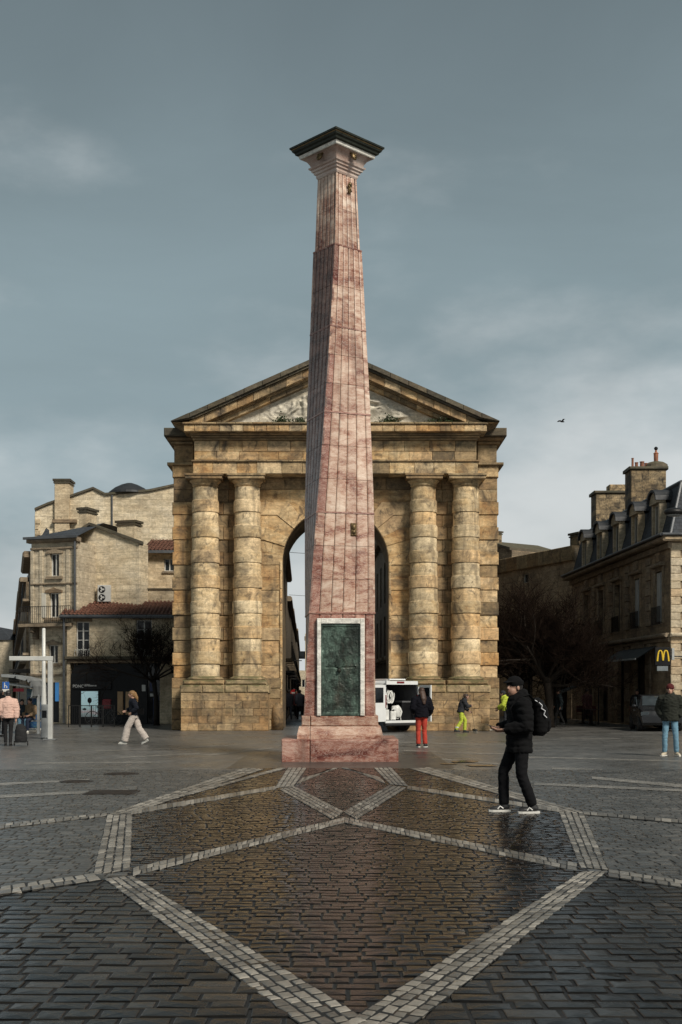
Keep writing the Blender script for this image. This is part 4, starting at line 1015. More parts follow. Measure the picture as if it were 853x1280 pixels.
# gable wall of the same house, facing the square over the shop roof
g2 = 62.4; kk = g2/FPX
def L2(px, py): 
    p = at(px, py, g2); return ((p.x-f.A.x)*math.cos(f.rz)+(p.y-f.A.y)*math.sin(f.rz), p.z)
yg = g2 - f.A.y + .4
gp_ = [L2(97.5,770), L2(190,770), L2(190,683), L2(118,658), L2(97.5,668)]
MB().prism(gp_, yg, yg+.9, .02).build('gable_wall', LSTONE, ch)
cpg = MB(); a, b, c = L2(96,669), L2(118,658), L2(191.5,683.5)
for p, q in ((a, b), (b, c)): cpg.prism([p, q, (q[0], q[1]+.14), (p[0], p[1]+.14)], yg-.12, yg+.3)
cpg.build('gable_coping', GATE_TOP, ch)
for i in range(11):
    x, z = L2(98.2, 679+i*7.6); MB().cbox(x-.05, x+.22*(1 if i % 2 else .6), yg-.16, yg+.1, z-.1, z+.1, .02).build('toothing_stone', RTRIM, ch)
x, z = L2(103, 745); MB().prism([(x-.3,z),(x+.35,z),(x+.42,z+.35),(x-.36,z+.35)], yg-.5, yg+.02, .05).build('corbel', RTRIM, ch)
x0, z0 = L2(96.5, 667); x1, z1 = L2(109, 637); chimney(ch, x0, x1, yg+.3, yg+1.3, z0-1.2, z1, 0, LSTONE3)
x0, z0 = L2(132, 673); x1, z1 = L2(159, 650); chimney(ch, x0, x1, yg+1.8, yg+2.5, z0-1.2, z1, 0, LSTONE)

# ---- tall blank party wall behind
f = facpx(43.5, 72, 290, 72); tw = house('tall_house', 'tall house with blank cream party wall, chimney and dark dome', f); k = 72/FPX
def U3(px): return (px-43.5)*k
def Z3(py): return CAM_H+(HZ-py)*k
prof = [(43.5,905),(290,905),(290,585),(217,608),(187,614.5),(132,619),(117,611.5),(90,621),(60,631),(44,638),(43.5,645)]
MB().prism([(U3(a), Z3(b)) for a, b in prof], 0, 9, .02).build('wall', LSTONE, tw)
cp = MB()
for (a, b), (c, d) in zip(prof[2:], prof[3:-1]): cp.prism([(U3(a), Z3(b)), (U3(c), Z3(d)), (U3(c), Z3(d)+.13), (U3(a), Z3(b)+.13)], -.12, .4)
cp.build('wall_coping', GATE_TOP, tw)
chimney(tw, U3(69.5), U3(88), -.25, .9, 6, Z3(602), 0, LSTONE3); MB().box(U3(67), U3(97), -.32, 0, Z3(654), Z3(650)).build('string_course', RTRIM, tw)
dm = MB(); R0 = U3(186)-U3(133); dm.lathe([(R0/2,0),(R0/2*.98,.12),(R0*.36,.38),(R0*.2,.58),(R0*.08,.68),(.05,.70)], (U3(159), .9, Z3(618.0)+.12), 24); dm.build('dome', SLATE_PLAIN, tw, False)
MB().path([(U3(165),1.4,Z3(606)),(U3(165),1.4,Z3(601))], .04, 6).path([(U3(168),1.6,Z3(606)),(U3(168),1.6,Z3(602))], .05, 6).build('vent_pipe', ZINC, tw)
MB().path([(U3(140.5),-.06,Z3(690)),(U3(140.5),-.06,Z3(619))], .05, 6).build('downpipe', ZINC, tw)
for i in range(4): z = Z3(652+i*7); MB().cbox(U3(44), U3(50.5-(i%2)*2), -.06, .1, z-.14, z+.14, .02).build('quoin', LSTONE3, tw)
# ---- rear house between gable and gate
f = facpx(183, 67, 290, 67); rh = house('rear_house', 'small dim house with clay roof and white window beside the gate', f); k = 67/FPX
hz = CAM_H+(HZ-690)*k; q = ((205.5-183)*k, (218.5-183)*k, CAM_H+(HZ-714)*k, CAM_H+(HZ-698)*k)
wall_holes(0, f.L, 0, hz, [q]).build('wall', LSTONE3, rh); body(rh, 0, f.L, 0, 4, 0, hz, LSTONE3); wd = window(rh, *q, cols=2, rows_=1, g=GLASS_SKY); MB().box(q[0]-.1,q[1]+.1,-.08,.1,q[2]-.12,q[2]-.002).build('sill', RTRIM, wd)
tile_roof(rh, -.2, f.L, -.4, 3.0, hz+.02, CAM_H+(HZ-675)*70/FPX, .2, .3); MB().box(-.2, f.L, -.46, -.36, hz-.1, hz+.05).build('gutter', ZINC, rh)

# ---- receding terrace at far left
lab = ['dark terrace house with zinc mansard beside corner house', 'dark terrace house with jutting balconies beyond the mansard house', 'narrow dark terrace house halfway down the left street', 'distant low terrace house near the end of left street', 'farthest pale terrace house down the left street']
A = Vector((at(40, 864, 61.2).x, 61.2)); dirv = Vector((-.272, 1)).normalized(); u0 = 0
for i, (ln, h) in enumerate(((9, 8.3), (16, 8.8), (22, 9.2), (40, 9.0), (90, 10.5))):
    P0 = A + dirv*(u0+ln); P1 = A + dirv*u0; fr_ = Fac(P0, P1); t = house('terrace_house', lab[i], fr_, group='terrace down the left street'); DB = .85 if i == 0 else 6
    n = max(2, int(ln/3)); hs = []
    for s_ in range(2):
        for j in range(n): 
            x = ln*(j+.5)/n; hs.append((x-.5, x+.5, 3.6+s_*2.7, 5.5+s_*2.5))
    wall_holes(0, ln, 0, h, hs, .2).build('wall', RSTONE, t); body(t, 0, ln, 0, DB, 0, h, RSTONE)
    for q in hs: window(t, *q, cols=2, rows_=1)
    for s_ in range(2): 
        MB().cbox(0, ln, -.45, .0, 3.4+s_*2.7, 3.52+s_*2.7, .03).build('balcony_slab', RTRIM, t); railing(t, 0, ln, 3.55+s_*2.7, 4.3+s_*2.7, -.42, .2 if i < 2 else .6)
    MB().cbox(-.02, ln+.02, -.45, .1, h, h+.3, .1).build('cornice', RTRIM, t)
    r2 = MB(); r2.prism([(0,h+.3),(ln,h+.3),(ln,h+.31),(0,h+.31)], 0, 8); y0, y1 = .05, .7; hh = 1.2 if i == 0 else 1.8
    r2 = MB().add([(0,y0,h+.3),(ln,y0,h+.3),(ln,y1,h+.3+hh),(0,y1,h+.3+hh),(0,DB,h+.3+hh*.9),(ln,DB,h+.3+hh*.9),(0,DB,h),(ln,DB,h)], [(0,1,2,3),(3,2,5,4),(0,3,4,6),(1,7,5,2)]); r2.build('roof', SLATE, t)
    MB().box(ln*.3, ln*.7, -1.1, 0, 2.6, 2.75).build('shop_awning', SHUT_DK, t)
    u0 += ln + (11 if i == 0 else 0)
# pale block closing the view at the far left
f = facpx(-60, 190, 16, 190); fb = house('distant_block', 'pale distant apartment block closing the left street', f); hh = CAM_H+(HZ-800)*190/FPX
hs = [(x*3.2+1, x*3.2+2.2, 2.5+s_*3.2, 4.3+s_*3.2) for x in range(2, int(f.L/3.2)) for s_ in range(2)]
wall_holes(0, f.L, 0, hh, hs).build('wall', LSTONE2, fb); body(fb, 0, f.L, 0, 10, 0, hh, LSTONE2)
for q in hs: window(fb, *q, cols=2, rows_=1)
MB().prism([(0,hh),(f.L,hh),(f.L-2,hh+2),(2,hh+2)], -.3, 8).build('roof', SLATE, fb)

# ---- mansard house on the right
Bn, Af = Vector((13.99, 52)), Vector((13.26, 70.3)); f = Fac(Af, Bn)
mh = house('mansard_house', 'dark stone corner house with slate mansard, dormers and fast food sign', f)
he = 7.95; L = f.L
wx = [f.u(p) for p in (734, 752, 772.5, 796.5, 824)]
z1a, z1b = 4.55, 6.85
hs = [(x-.55, x+.55, z1a, z1b) for x in wx]; gs = [(f.u(a), f.u(b), .05, 3.55) for a, b in ((728,741),(750,760),(772,780),(792.5,806))]
wall_holes(0, L, 0, he, hs+gs, .3).build('wall', RSTONE, mh)
for i, q in enumerate(hs):
    wd = window(mh, *q, y=.24, cols=2, rows_=3, mats=SHUT_DK if i < 3 else PAINT)
    MB().cbox(q[0]-.18,q[0]-.002,-.06,.05,q[2],q[3]+.15,.02).build('jamb', RTRIM, wd); MB().cbox(q[1]+.002,q[1]+.18,-.06,.05,q[2],q[3]+.15,.02).build('jamb', RTRIM, wd); MB().cbox(q[0]-.3,q[1]+.3,-.2,.05,q[3]+.18,q[3]+.34,.04).build('hood', RTRIM, wd)
    railing(mh, q[0]-.1, q[1]+.1, q[2]-.05, q[2]+.75, -.15, .1)
    if i >= 3:
        MB().cbox(q[0]+.02, q[0]+.5, .06, .12, q[2]+.1, q[3]-.05, .01).build('shutter', SHUT, mh); MB().cbox(q[1]-.22, q[1]-.02, .0, .22, q[2]+.1, q[3]-.05, .01).build('shutter', SHUT, mh)
    # key drop above each window
    MB().cbox((q[0]+q[1])/2-.25,(q[0]+q[1])/2+.25,-.12,.02,q[3]+.36,he-.3,.03).build('panel', RTRIM, mh)
for i, q in enumerate(gs):
    window(mh, *q, y=.22, cols=2, rows_=1, mats=BLACKP, fw=.07, name='shop_window'); MB().cbox(q[0]-.1,q[1]+.1,-.12,.05,q[3]+.003,q[3]+.2,.03).build('lintel', RTRIM, mh)
# toothed quoin strips between the bays
for px in (743, 765, 785, 812):
    x = f.u(px)
    for j in range(22):
        z = .1+j*.34
        if 3.7 < z < 4.4: continue
        wq = .34 if j % 2 else .24; MB().cbox(x-wq, x+wq, -.07-.03*(j%2), .02, z, z+.325, .02).build('quoin', RTRIM, mh)
MB().cbox(-.05, L+.06, -.28, .02, 3.9, 4.08, .08).cbox(-.02, L+.03, -.12, .02, 3.72, 3.897, .03).build('string_course', RTRIM, mh)
MB().cbox(-.05, L+.15, -.15, .02, he-.28, he-.02, .03).build('architrave', RTRIM, mh); MB().cbox(-.3, L+.45, -.5, .1, he, he+.2, .12).build('cornice', RTRIM, mh); MB().cbox(-.32, L+.5, -.6, .05, he+.203, he+.32, .05).build('gutter', ZINC, mh)
# return front facing the square
FW = 13
rw = MB(); ry = []
qs = [(1.6,2.9,z1a,z1b),(4.6,5.9,z1a,z1b),(1.4,3.2,.1,3.4),(4.4,6.2,.1,3.4)]
tmp = wall_holes(0, FW, 0, he, qs, .3)
# local frame of the return: x grows along world +x
ret = bpy.data.objects.new('return_front', None); C.objects.link(ret); ret.parent = mh; ret.location = (L, 0, 0); ret.rotation_euler[2] = -f.rz
tmp.build('return_wall', RSTONE, ret)
for q in qs: 
    w_ = MB().box(q[0],q[0]+.06,.2,.26,q[2],q[3]).box(q[1]-.06,q[1],.2,.26,q[2],q[3]).box((q[0]+q[1])/2-.04,(q[0]+q[1])/2+.04,.2,.26,q[2],q[3]).box(q[0]+.06,q[1]-.06,.2,.26,q[3]-.06,q[3]); w_.build('window_frame', PAINT, ret)
    MB().add([(q[0],.24,q[2]),(q[1],.24,q[2]),(q[1],.24,q[3]),(q[0],.24,q[3])], [(0,1,2,3)]).build('pane', GLASS, ret)
PALEQ = masonry('cleaner corner stone', [(.36,.28,.18),(.46,.38,.26),(.52,.44,.32)], stain_amt=.4, rand=.15, nscale=.8)
for j in range(24): 
    wq = .55 if j % 2 else .42
    if j*.33+.33 < he: MB().cbox(.0, wq, -.07, .02, j*.33, j*.33+.32, .02).build('quoin', PALEQ, ret)
MB().cbox(-.05, FW, -.26, .02, 3.9, 4.08, .08).build('string_course', PALEQ, ret); MB().cbox(-.4, FW, -.5, .1, he+.002, he+.2, .12).build('cornice', PALEQ, ret); MB().cbox(-.5, FW, -.6, .05, he+.206, he+.32, .05).build('gutter', ZINC, ret)
# mansard roof: steep slates, flatter top
hm = he+.3; ht_ = hm+2.35; sb = .65
inv = Matrix.Rotation(-f.rz, 3, 'Z')
def rl(v): return v   # points already in the facade frame
c1 = Vector((L, 0, hm)); e1 = inv @ Vector((FW, 0, 0)) + Vector((L, 0, 0))
pc = inv @ Vector((sb, sb, 0)) + Vector((L, 0, 0)); pe = inv @ Vector((FW, sb, 0)) + Vector((L, 0, 0))
MB().add([(-.05,.02,hm),(L,.02,hm),(pc.x,pc.y,ht_),(-.05,sb,ht_)], [(0,1,2,3)]).build('mansard_slope', SLATE, mh)
# slates of the return slope in their own frame so courses stay level
MB().add([(0,.02,hm),(FW,.02,hm),(FW,sb,ht_),(sb,sb,ht_)], [(0,1,2,3)]).build('mansard_slope', SLATE, ret)
MB().add([(-.05,sb,ht_),(pc.x,pc.y,ht_),(pe.x,pe.y,ht_),(pe.x-3,pe.y+4,ht_+1.9),(L-4.4,5.2,ht_+1.9),(-.05,5.2,ht_+1.2)], [(0,1,4,5),(1,2,3,4)]).build('upper_roof', SLATE, mh)
MB().add([(-.05,0,0),(-.05,9,0),(-.05,9,ht_),(-.05,5.2,ht_+1.2),(-.05,sb,ht_),(-.05,0,hm)], [(0,5,4,3,2,1)]).build('end_wall', RSTONE, mh)
MB().path([(-.05,sb-.02,ht_),(pc.x,pc.y,ht_)], .09, 6).path([(pc.x,pc.y,ht_),(pe.x,pe.y,ht_)], .09, 6).path([(L,0,hm),(pc.x,pc.y,ht_)], .07, 6).build('ridge_roll', ZINC, mh)
dx = [f.u(p) for p in (731, 750, 770.5, 794, 820)]
for x in dx:
    d_ = bpy.data.objects.new('dormer', None); C.objects.link(d_); d_.parent = mh; d_.location = (x, 0, hm); HW, DH_ = .42, 1.6
    m = MB().cbox(-HW-.16,-HW,-.02,.3,.02,DH_,.02).cbox(HW,HW+.16,-.02,.3,.02,DH_,.02); m.prism([(-HW-.2,DH_+.003),(HW+.2,DH_+.003)]+[((HW+.2)*math.cos(math.pi*i/8), DH_+.1+.42*math.sin(math.pi*i/8)) for i in range(9)], -.1, .25); m.build('surround', PALEQ, d_)
    MB().path([(0,-.14,DH_+.08+.02)]*1 + [(0,.1,DH_+.1)], .01, 4) 
    hood = MB(); ring = [((HW+.3)*math.cos(math.pi*i/8), DH_+.1+.54*math.sin(math.pi*i/8)) for i in range(9)]; ring2 = [((HW+.2)*math.cos(math.pi*i/8), DH_+.1+.43*math.sin(math.pi*i/8)) for i in range(9)]
    for i in range(8): hood.prism([ring[i], ring[i+1], ring2[i+1], ring2[i]], -.22, 1.0)
    hood.build('hood', SLATE_PLAIN, d_)
    MB().box(-HW-.13,-HW-.02,.3,1.0,.3,DH_).box(HW+.02,HW+.13,.3,1.0,.3,DH_).build('cheek', ZINC, d_)
    MB().box(-HW,-HW+.06,.1,.16,.02,DH_).box(HW-.06,HW,.1,.16,.02,DH_).box(-.04,.04,.1,.16,.02,DH_).box(-HW+.06,HW-.06,.1,.16,DH_-.06,DH_).build('frame', SHW, d_)
    MB().add([(-HW,.14,.02),(HW,.14,.02),(HW,.14,DH_),(-HW,.14,DH_)], [(0,1,2,3)]).build('pane', GLASS_SKY, d_)
def chim_px(p0, p1, ytop, Y, pots, zb):
    a, b = at(p0, ytop, Y), at(p1, ytop, Y); 
    c = bpy.data.objects.new('chimney', None); C.objects.link(c); c.parent = mh
    la = Matrix.Rotation(-f.rz, 3, 'Z') @ (a - f.A)
    c.location = (la.x, la.y, 0); c.rotation_euler[2] = -f.rz; W = b.x-a.x
    MB().cbox(0, W, 0, 1.3, zb, a.z, .03).build('stack', CHIM, c); MB().cbox(-.1, W+.1, -.1, 1.4, a.z+.002, a.z+.16, .04).build('cap', GATE_TOP, c)
    return c, W, a.z
c, W, zt = chim_px(789, 833, 587, 62, 0, 8)
for x, h, r in ((.1,.52,.07),(.3,.30,.10),(.58,.34,.13),(.78,.26,.10)): MB().lathe([(r,0),(r*1.1,.05),(r*.85,.08),(r*.8,h-.05),(r,h-.03),(r*.95,h)], (x+.1,.5,zt+.158), 10).build('pot', TERRA, c)
MB().lathe([(.62,0),(.58,.18),(.4,.30),(.16,.36),(.1,.37)], (1.42,.6,zt+.158), 14).build('mound', GATE_TOP, c); MB().lathe([(.11,0),(.12,.42),(.14,.45),(.06,.52),(.05,.62)], (1.42,.6,zt+.48), 10).build('pot', TERRA, c); MB().lathe([(.03,0),(.10,.08),(.10,.14),(.03,.2)], (1.42,.6,zt+1.08), 10).build('cowl', IRONB, c)
c, W, zt = chim_px(745, 786, 617, 68, 0, 8); MB().cbox(W*.45, W*.95, .2, 1.1, zt+.158, zt+.55, .04).build('flue_block', CHIM, c)
# awning and hanging sign on the side street front
xa, xb = f.u(777), f.u(822); AW = plain('dark green black awning cloth', (.016,.018,.017), .7)
MB().add([(xa,-.05,3.6),(xb,-.05,3.6),(xb,-.95,3.05),(xa,-.95,3.05),(xa,-.05,3.55),(xb,-.05,3.55),(xb,-.95,3.0),(xa,-.95,3.0)], [(0,1,2,3),(4,7,6,5),(0,3,7,4),(1,5,6,2)]).build('awning', AW, mh)
MB().box(xa, xb, -.99, -.955, 2.98, 3.06).build('awning_rail', SHUT, mh)
ps_ = at(828.5, 832, 51.3)
sg = thing('hanging_sign', 'square black hanging sign with rounded yellow twin arched letter', 'sign', (ps_.x, ps_.y, ps_.z))
SW = 20*51.3/FPX; SH = 23*51.3/FPX; MB().cbox(-SW/2, SW/2, -.06, .06, 0, SH, .02).build('panel', BLACKP, sg)
YEL = emit('lit yellow letter', (.55,.37,.02), .12); ml = MB(); wA = 7.1*51.3/FPX; hA = 13.2*51.3/FPX; zA = 5.5*51.3/FPX
for s_ in (-1, 1):
    cxm = s_*wA/2
    pts = []
    for i in range(17):
        t = -1+2*i/16; pts.append((cxm + wA/2*math.copysign(abs(t)**.8, t), -.075, zA + hA*(1-abs(t)**2.6) - (.0 if not (t*s_ < 0 and abs(t) > .99) else -.03)))
    ml.path(pts, [.024+.012*abs(-1+2*i/16) for i in range(17)], 6, .5, up=(0,1,0))
ml.build('yellow_letter', YEL, sg); MB().box(-SW*.36, SW*.32, -.05, .05, -.22, -.02).build('lower_plate', plain('grey blue sign plate', (.13,.15,.16), .5), sg); MB().path([(0,.0,SH*.5),(.9,.05,SH*.5)], .03, 6).path([(0,0,-.2),(0,0,-.02)], .02, 6).build('bracket', IRONB, sg)
MB().cbox(SW*.56, SW*.72, -.05, .05, SH*.3, SH*.95, .01).build('side_tube', SHUT, sg)
# ---- rear range between the gate and the mansard house
f = facpx(600, 82, 718.5, 71.5); rr_ = house('rear_range', 'long dim stone range with deep dark coping behind bare trees', f); hz = 10.0
q = (f.u(653.5), f.u(661), f.z(657, 728.5), f.z(657, 717)); gs = [(x, x+2.2, .1, 3.0) for x in (4.5, 8.2)]
RANGE = masonry('beige range stone', [(.17,.125,.078),(.29,.22,.145),(.40,.315,.215),(.48,.395,.28)], stain_amt=.5, streak=.5, rand=0, nscale=.5, brick=(.7,.34,.008), joint=(.13,.10,.07), obj=True); wall_holes(0, f.L, 0, hz, [q]+gs).build('wall', RANGE, rr_); body(rr_, 0, f.L, 0, 5, 0, hz, RANGE); window(rr_, *q, cols=1, rows_=1, g=GLASS_SKY)
for g in gs: window(rr_, *g, cols=3, rows_=1, mats=BLACKP, name='shop_window')
for i in range(9): MB().cbox(f.L*i/9+.003, f.L*(i+1)/9-.003, -.18, .3, hz-.75, hz+.12, .03).build('coping_stone', GATE_DARK, rr_)
x, z = f.u(713), f.z(713, 668); chimney(rr_, x-.5, x+.45, .3, 1.0, hz-.3, z, 0, CHIM)
f2 = facpx(612, 92, 640, 90); sh = house('back_gable', 'sliver of pale stone house behind gate corner and dim range', f2); MB().prism([(0,0),(f2.L,0),(f2.L,f2.z(638,688)),(0,f2.z(615,679))], 0, 5).build('wall', RSTONE, sh); MB().prism([(0,f2.z(615,679)),(f2.L,f2.z(638,688)),(f2.L,f2.z(638,688)+.2),(0,f2.z(615,679)+.2)], -.2, 5).build('roof_edge', GATE_TOP, sh)
chimney(sh, .1, .5, .2, .8, 8, f2.z(613, 666), 0)

# ---- street seen through the arch
STREET = masonry('shade darkened street stone', [(.055,.042,.028),(.11,.085,.056),(.17,.135,.092)], stain_amt=.6, streak=.6, rand=0, nscale=.5, brick=(.7,.34,.008), joint=(.06,.05,.035), obj=True)  # stone colour darkened to paint in the shade of the street
def street_x(Y, x0): return x0 - .0304*(Y-62)
labs = ['stone street house with bold cornice just behind gate opening', 'second street house beyond the gate with projecting balconies', 'third dark street house beyond the gate', 'far narrow street house beyond the gate', 'farthest street house seen through the gate']
ys = [58, 72, 88, 112, 150, 260]
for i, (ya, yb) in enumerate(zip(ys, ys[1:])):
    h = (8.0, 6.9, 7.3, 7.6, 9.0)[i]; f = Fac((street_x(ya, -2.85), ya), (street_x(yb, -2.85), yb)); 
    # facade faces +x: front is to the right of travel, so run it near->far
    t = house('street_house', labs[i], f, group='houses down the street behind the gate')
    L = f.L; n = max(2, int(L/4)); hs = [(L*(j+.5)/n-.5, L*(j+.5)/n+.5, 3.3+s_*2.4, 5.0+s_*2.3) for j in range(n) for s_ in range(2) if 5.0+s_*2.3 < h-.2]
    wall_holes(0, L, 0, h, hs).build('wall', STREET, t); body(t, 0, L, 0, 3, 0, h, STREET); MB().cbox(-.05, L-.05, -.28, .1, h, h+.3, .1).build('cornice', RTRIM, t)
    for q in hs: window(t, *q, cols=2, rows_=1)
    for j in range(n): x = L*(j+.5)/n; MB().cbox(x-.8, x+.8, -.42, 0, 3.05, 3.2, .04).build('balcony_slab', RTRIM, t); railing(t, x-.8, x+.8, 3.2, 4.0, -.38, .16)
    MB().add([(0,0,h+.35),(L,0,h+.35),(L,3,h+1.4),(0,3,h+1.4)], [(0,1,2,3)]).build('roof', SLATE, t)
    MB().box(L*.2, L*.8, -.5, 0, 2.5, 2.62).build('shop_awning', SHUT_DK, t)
for ya, yb, lb in ((84, 130, 'tall unseen house added on right of the street for its shade'), (130, 255, 'last tall unseen house added on the right for its shade')):  # unseen houses opposite, added tall to shade the left row
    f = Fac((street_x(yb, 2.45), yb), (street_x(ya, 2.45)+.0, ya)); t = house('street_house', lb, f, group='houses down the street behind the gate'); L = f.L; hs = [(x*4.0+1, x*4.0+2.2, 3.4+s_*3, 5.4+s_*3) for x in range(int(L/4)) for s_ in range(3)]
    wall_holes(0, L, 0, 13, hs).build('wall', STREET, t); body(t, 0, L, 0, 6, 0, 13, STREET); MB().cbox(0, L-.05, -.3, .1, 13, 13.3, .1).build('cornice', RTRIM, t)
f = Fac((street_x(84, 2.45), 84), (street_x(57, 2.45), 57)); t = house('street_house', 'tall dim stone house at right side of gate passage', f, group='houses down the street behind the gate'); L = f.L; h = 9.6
hs = [(L*(j+.5)/8-.55, L*(j+.5)/8+.55, 3.4+s_*2.9, 5.6+s_*2.9) for j in range(8) for s_ in range(2)]; wall_holes(0, L, 0, h, hs).build('wall', STREET, t); body(t, 0, L, 0, 3, 0, h, STREET); MB().box(0, L, 2.0, 3.0, h, 14).build('shade_block', STREET, t); MB().cbox(-.05, L+.05, -.4, .1, h, h+.35, .12).build('cornice', RTRIM, t)  # unseen block on top added to keep sun off the left houses
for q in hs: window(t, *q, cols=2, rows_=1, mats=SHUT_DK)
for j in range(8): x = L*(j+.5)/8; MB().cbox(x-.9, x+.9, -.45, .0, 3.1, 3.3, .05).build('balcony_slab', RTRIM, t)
f = facpx(372, 270, 420, 270); t = house('street_end_house', 'pale house closing the street seen through the gate', f); h = CAM_H+(HZ-838)*270/FPX; hs = [(1+x*2.6, 2.2+x*2.6, 2.5, 4.2) for x in range(3)]; wall_holes(0, f.L, 0, h, hs).build('wall', LSTONE2, t); body(t, 0, f.L, 0, 6, 0, h, LSTONE2)
for q in hs: window(t, *q, cols=2, rows_=1)

# ================================================================== bare trees
BARK = plain('wet dark bark', (.024,.019,.015), .85, var=.4, scale=6, bump=.6, spec=.15)
TWIG = plain('dark bare twigs', (.011,.007,.005), .95, var=.3, spec=.05)
def bare_tree(name, label, loc, trunk_h, lean, crown_r, crown_h, seed, n_main=9, depth=4, group=None, twig=1.0, tr=.16):
    rr = random.Random(seed); t = thing(name, label, 'tree', loc, 0, group)
    top = Vector((lean[0], lean[1], trunk_h)); tk = MB()
    pts = [Vector((0,0,-.05)), Vector((lean[0]*.1, lean[1]*.1, trunk_h*.25)), Vector((lean[0]*.4+.03, lean[1]*.4, trunk_h*.6)), top]
    tk.path(pts, [tr*1.35, tr*1.05, tr*.9, tr*.95], 10); tk.ell(top, tr*1.25, tr*1.25, tr*1.1, 10, 6); tk.build('trunk', BARK, t, True)
    lim = MB(); tw = MB()
    def grow(p, d, ln, r, lv):
        n = 3; q = [p]; dd = d.copy()
        for i in range(n):
            dd = (dd + Vector((rr.gauss(0,.16), rr.gauss(0,.16), rr.gauss(.05,.13)))).normalized(); q.append(q[-1] + dd*ln/n)
        (lim if lv < 2 else tw).path(q, [r*(1-.45*i/n) for i in range(n+1)], 6 if lv < 2 else 3, cap=False)
        if lv >= depth: return
        k = {0: 6, 1: 6, 2: 5, 3: 4}.get(lv, 3)
        for i in range(int(k*twig+.5)):
            u = rr.uniform(.3, 1.0); s = min(n-1, int(u*n)); b = q[s].lerp(q[s+1], u*n-s)
            a = Vector((rr.gauss(0,1), rr.gauss(0,1), rr.gauss(.25,.7))).normalized(); nd = (dd*.75 + a*.75).normalized()
            grow(b, nd, ln*rr.uniform(.5,.78), max(.006, r*rr.uniform(.42,.58)), lv+1)
    for i in range(n_main):
        a = 2*math.pi*(i+rr.random()*.7)/n_main; el = rr.uniform(.15, 1.15)
        d = Vector((math.cos(a)*math.cos(el), math.sin(a)*math.cos(el), math.sin(el))); grow(top - Vector((0,0,rr.uniform(0,.25))), d, crown_r*(.45+.1*rr.random())*(1 + (crown_h/crown_r-1)*math.sin(el)*.7), tr*.42, 0)
    lim.build('limbs', BARK, t); tag(tw.build('crown', TWIG, t), kind='stuff')
    return t
g = gr(196, 906.5); bare_tree('bare_tree', 'leaning bare tree with dense dark twigs before the shop', (g.x, g.y, 0), 2.2, (-.15, 0), 4.1, 3.6, 4, 10, 4, twig=.85, tr=.12)
g = gr(687, 909); bare_tree('bare_tree', 'bare pollard tree on straight grey trunk by stone wall', (g.x, g.y, 0), 2.1, (-.1, 0), 3.2, 6.4, 7, 13, 4, 'bare trees on the right', 1.1, .19)
g = gr(655, 907); bare_tree('bare_tree', 'bare tree standing close against the right end of gate', (g.x, g.y+2, 0), 2.1, (.0, .2), 2.8, 5.2, 13, 10, 4, 'bare trees on the right', 1.0, .17)
g = gr(728, 906); bare_tree('bare_tree', 'bare tree before the mansard house front', (g.x, g.y+5, 0), 2.2, (.1, 0), 2.3, 3.4, 23, 9, 4, 'bare trees on the right', .9, .15)

# ================================================================== white van
VW = plain('white van paint', (.62,.63,.62), .35, var=.06, bump=.02); RUB = plain('black rubber', (.012,.012,.012), .7); CHROME = plain('steel wheel', (.30,.30,.31), .35, .8)
VIN = plain('grey van lining', (.09,.09,.092), .8); REDL = plain('red tail lamp', (.14,.008,.008), .2); AMB = emit('amber beacon glow', (.9,.25,.06), 2.0)
p = gr(480.5, 915.5); van = thing('white_van', 'white work van with rear doors open showing hoses and tools', 'van', (p.x, p.y, 0), rad(36))
# local: x = width (0 left .. 1.78), y = forward (0 rear .. 4.6)
WV, LV, ZF0, ZR = 1.78, 4.6, .42, 2.02
b = MB()
prof = [(0,ZF0),(0,1.25),(.06,1.75),(.14,ZR-.1),(.3,ZR)]
def section(y, top=1.0, inx=0.0):
    L_ = [(x+inx, y, ZF0+(z-ZF0)*top) for x, z in prof]; return L_ + [(WV-x-inx, y, z) for x, y, z in [(q[0]-inx, q[1], q[2]) for q in L_][::-1]]
secs = [section(0), section(.2), section(3.0), section(3.35, .93), section(3.9, .52, .03), section(4.5, .42, .08), section(4.6, .30, .12)]
vs = [v for s in secs for v in s]; n = 10
b.add(vs, [(i*n+j, i*n+j+1, (i+1)*n+j+1, (i+1)*n+j) for i in range(len(secs)-1) for j in range(n-1)] + [tuple((len(secs)-1)*n+j for j in range(n))])
bo = b.build('body', VW, van); bo.data.materials[0] = VW
MB().add([(0.02,0.02,ZF0+.02),(WV-.02,.02,ZF0+.02),(WV-.02,3.0,ZF0+.02),(.02,3.0,ZF0+.02)], [(0,1,2,3)]).add([(.03,2.2,ZF0),(WV-.03,2.2,ZF0),(WV-.03,2.2,1.25),(.03,2.2,1.25)], [(0,1,2,3)]).add([(.035,.05,ZF0),(.035,2.2,ZF0),(.16,2.2,ZR-.12),(.16,.05,ZR-.12)], [(0,1,2,3)]).add([(WV-.035,.05,ZF0),(WV-.035,2.2,ZF0),(WV-.16,2.2,ZR-.12),(WV-.16,.05,ZR-.12)], [(0,3,2,1)]).add([(.16,.05,ZR-.11),(WV-.16,.05,ZR-.11),(WV-.16,2.2,ZR-.11),(.16,2.2,ZR-.11)], [(0,1,2,3)]).build('lining', VIN, van)
MB().box(.0,.075,-.012,.05,ZF0,1.78).box(WV-.075,WV,-.012,.05,ZF0,1.78).box(.1,WV-.1,-.015,.06,1.86,ZR-.02).box(.06,WV-.06,-.012,.05,ZF0-.06,ZF0+.035).build('rear_frame', VW, van)
MB().cbox(-.01,WV+.01,-.14,.06,.24,ZF0-.065,.04).build('bumper', RUB, van)
for x in (.0, WV-.09): MB().cbox(x-.012, x+.10, -.035, .12, .95, 1.45, .02).build('tail_light', REDL, van)
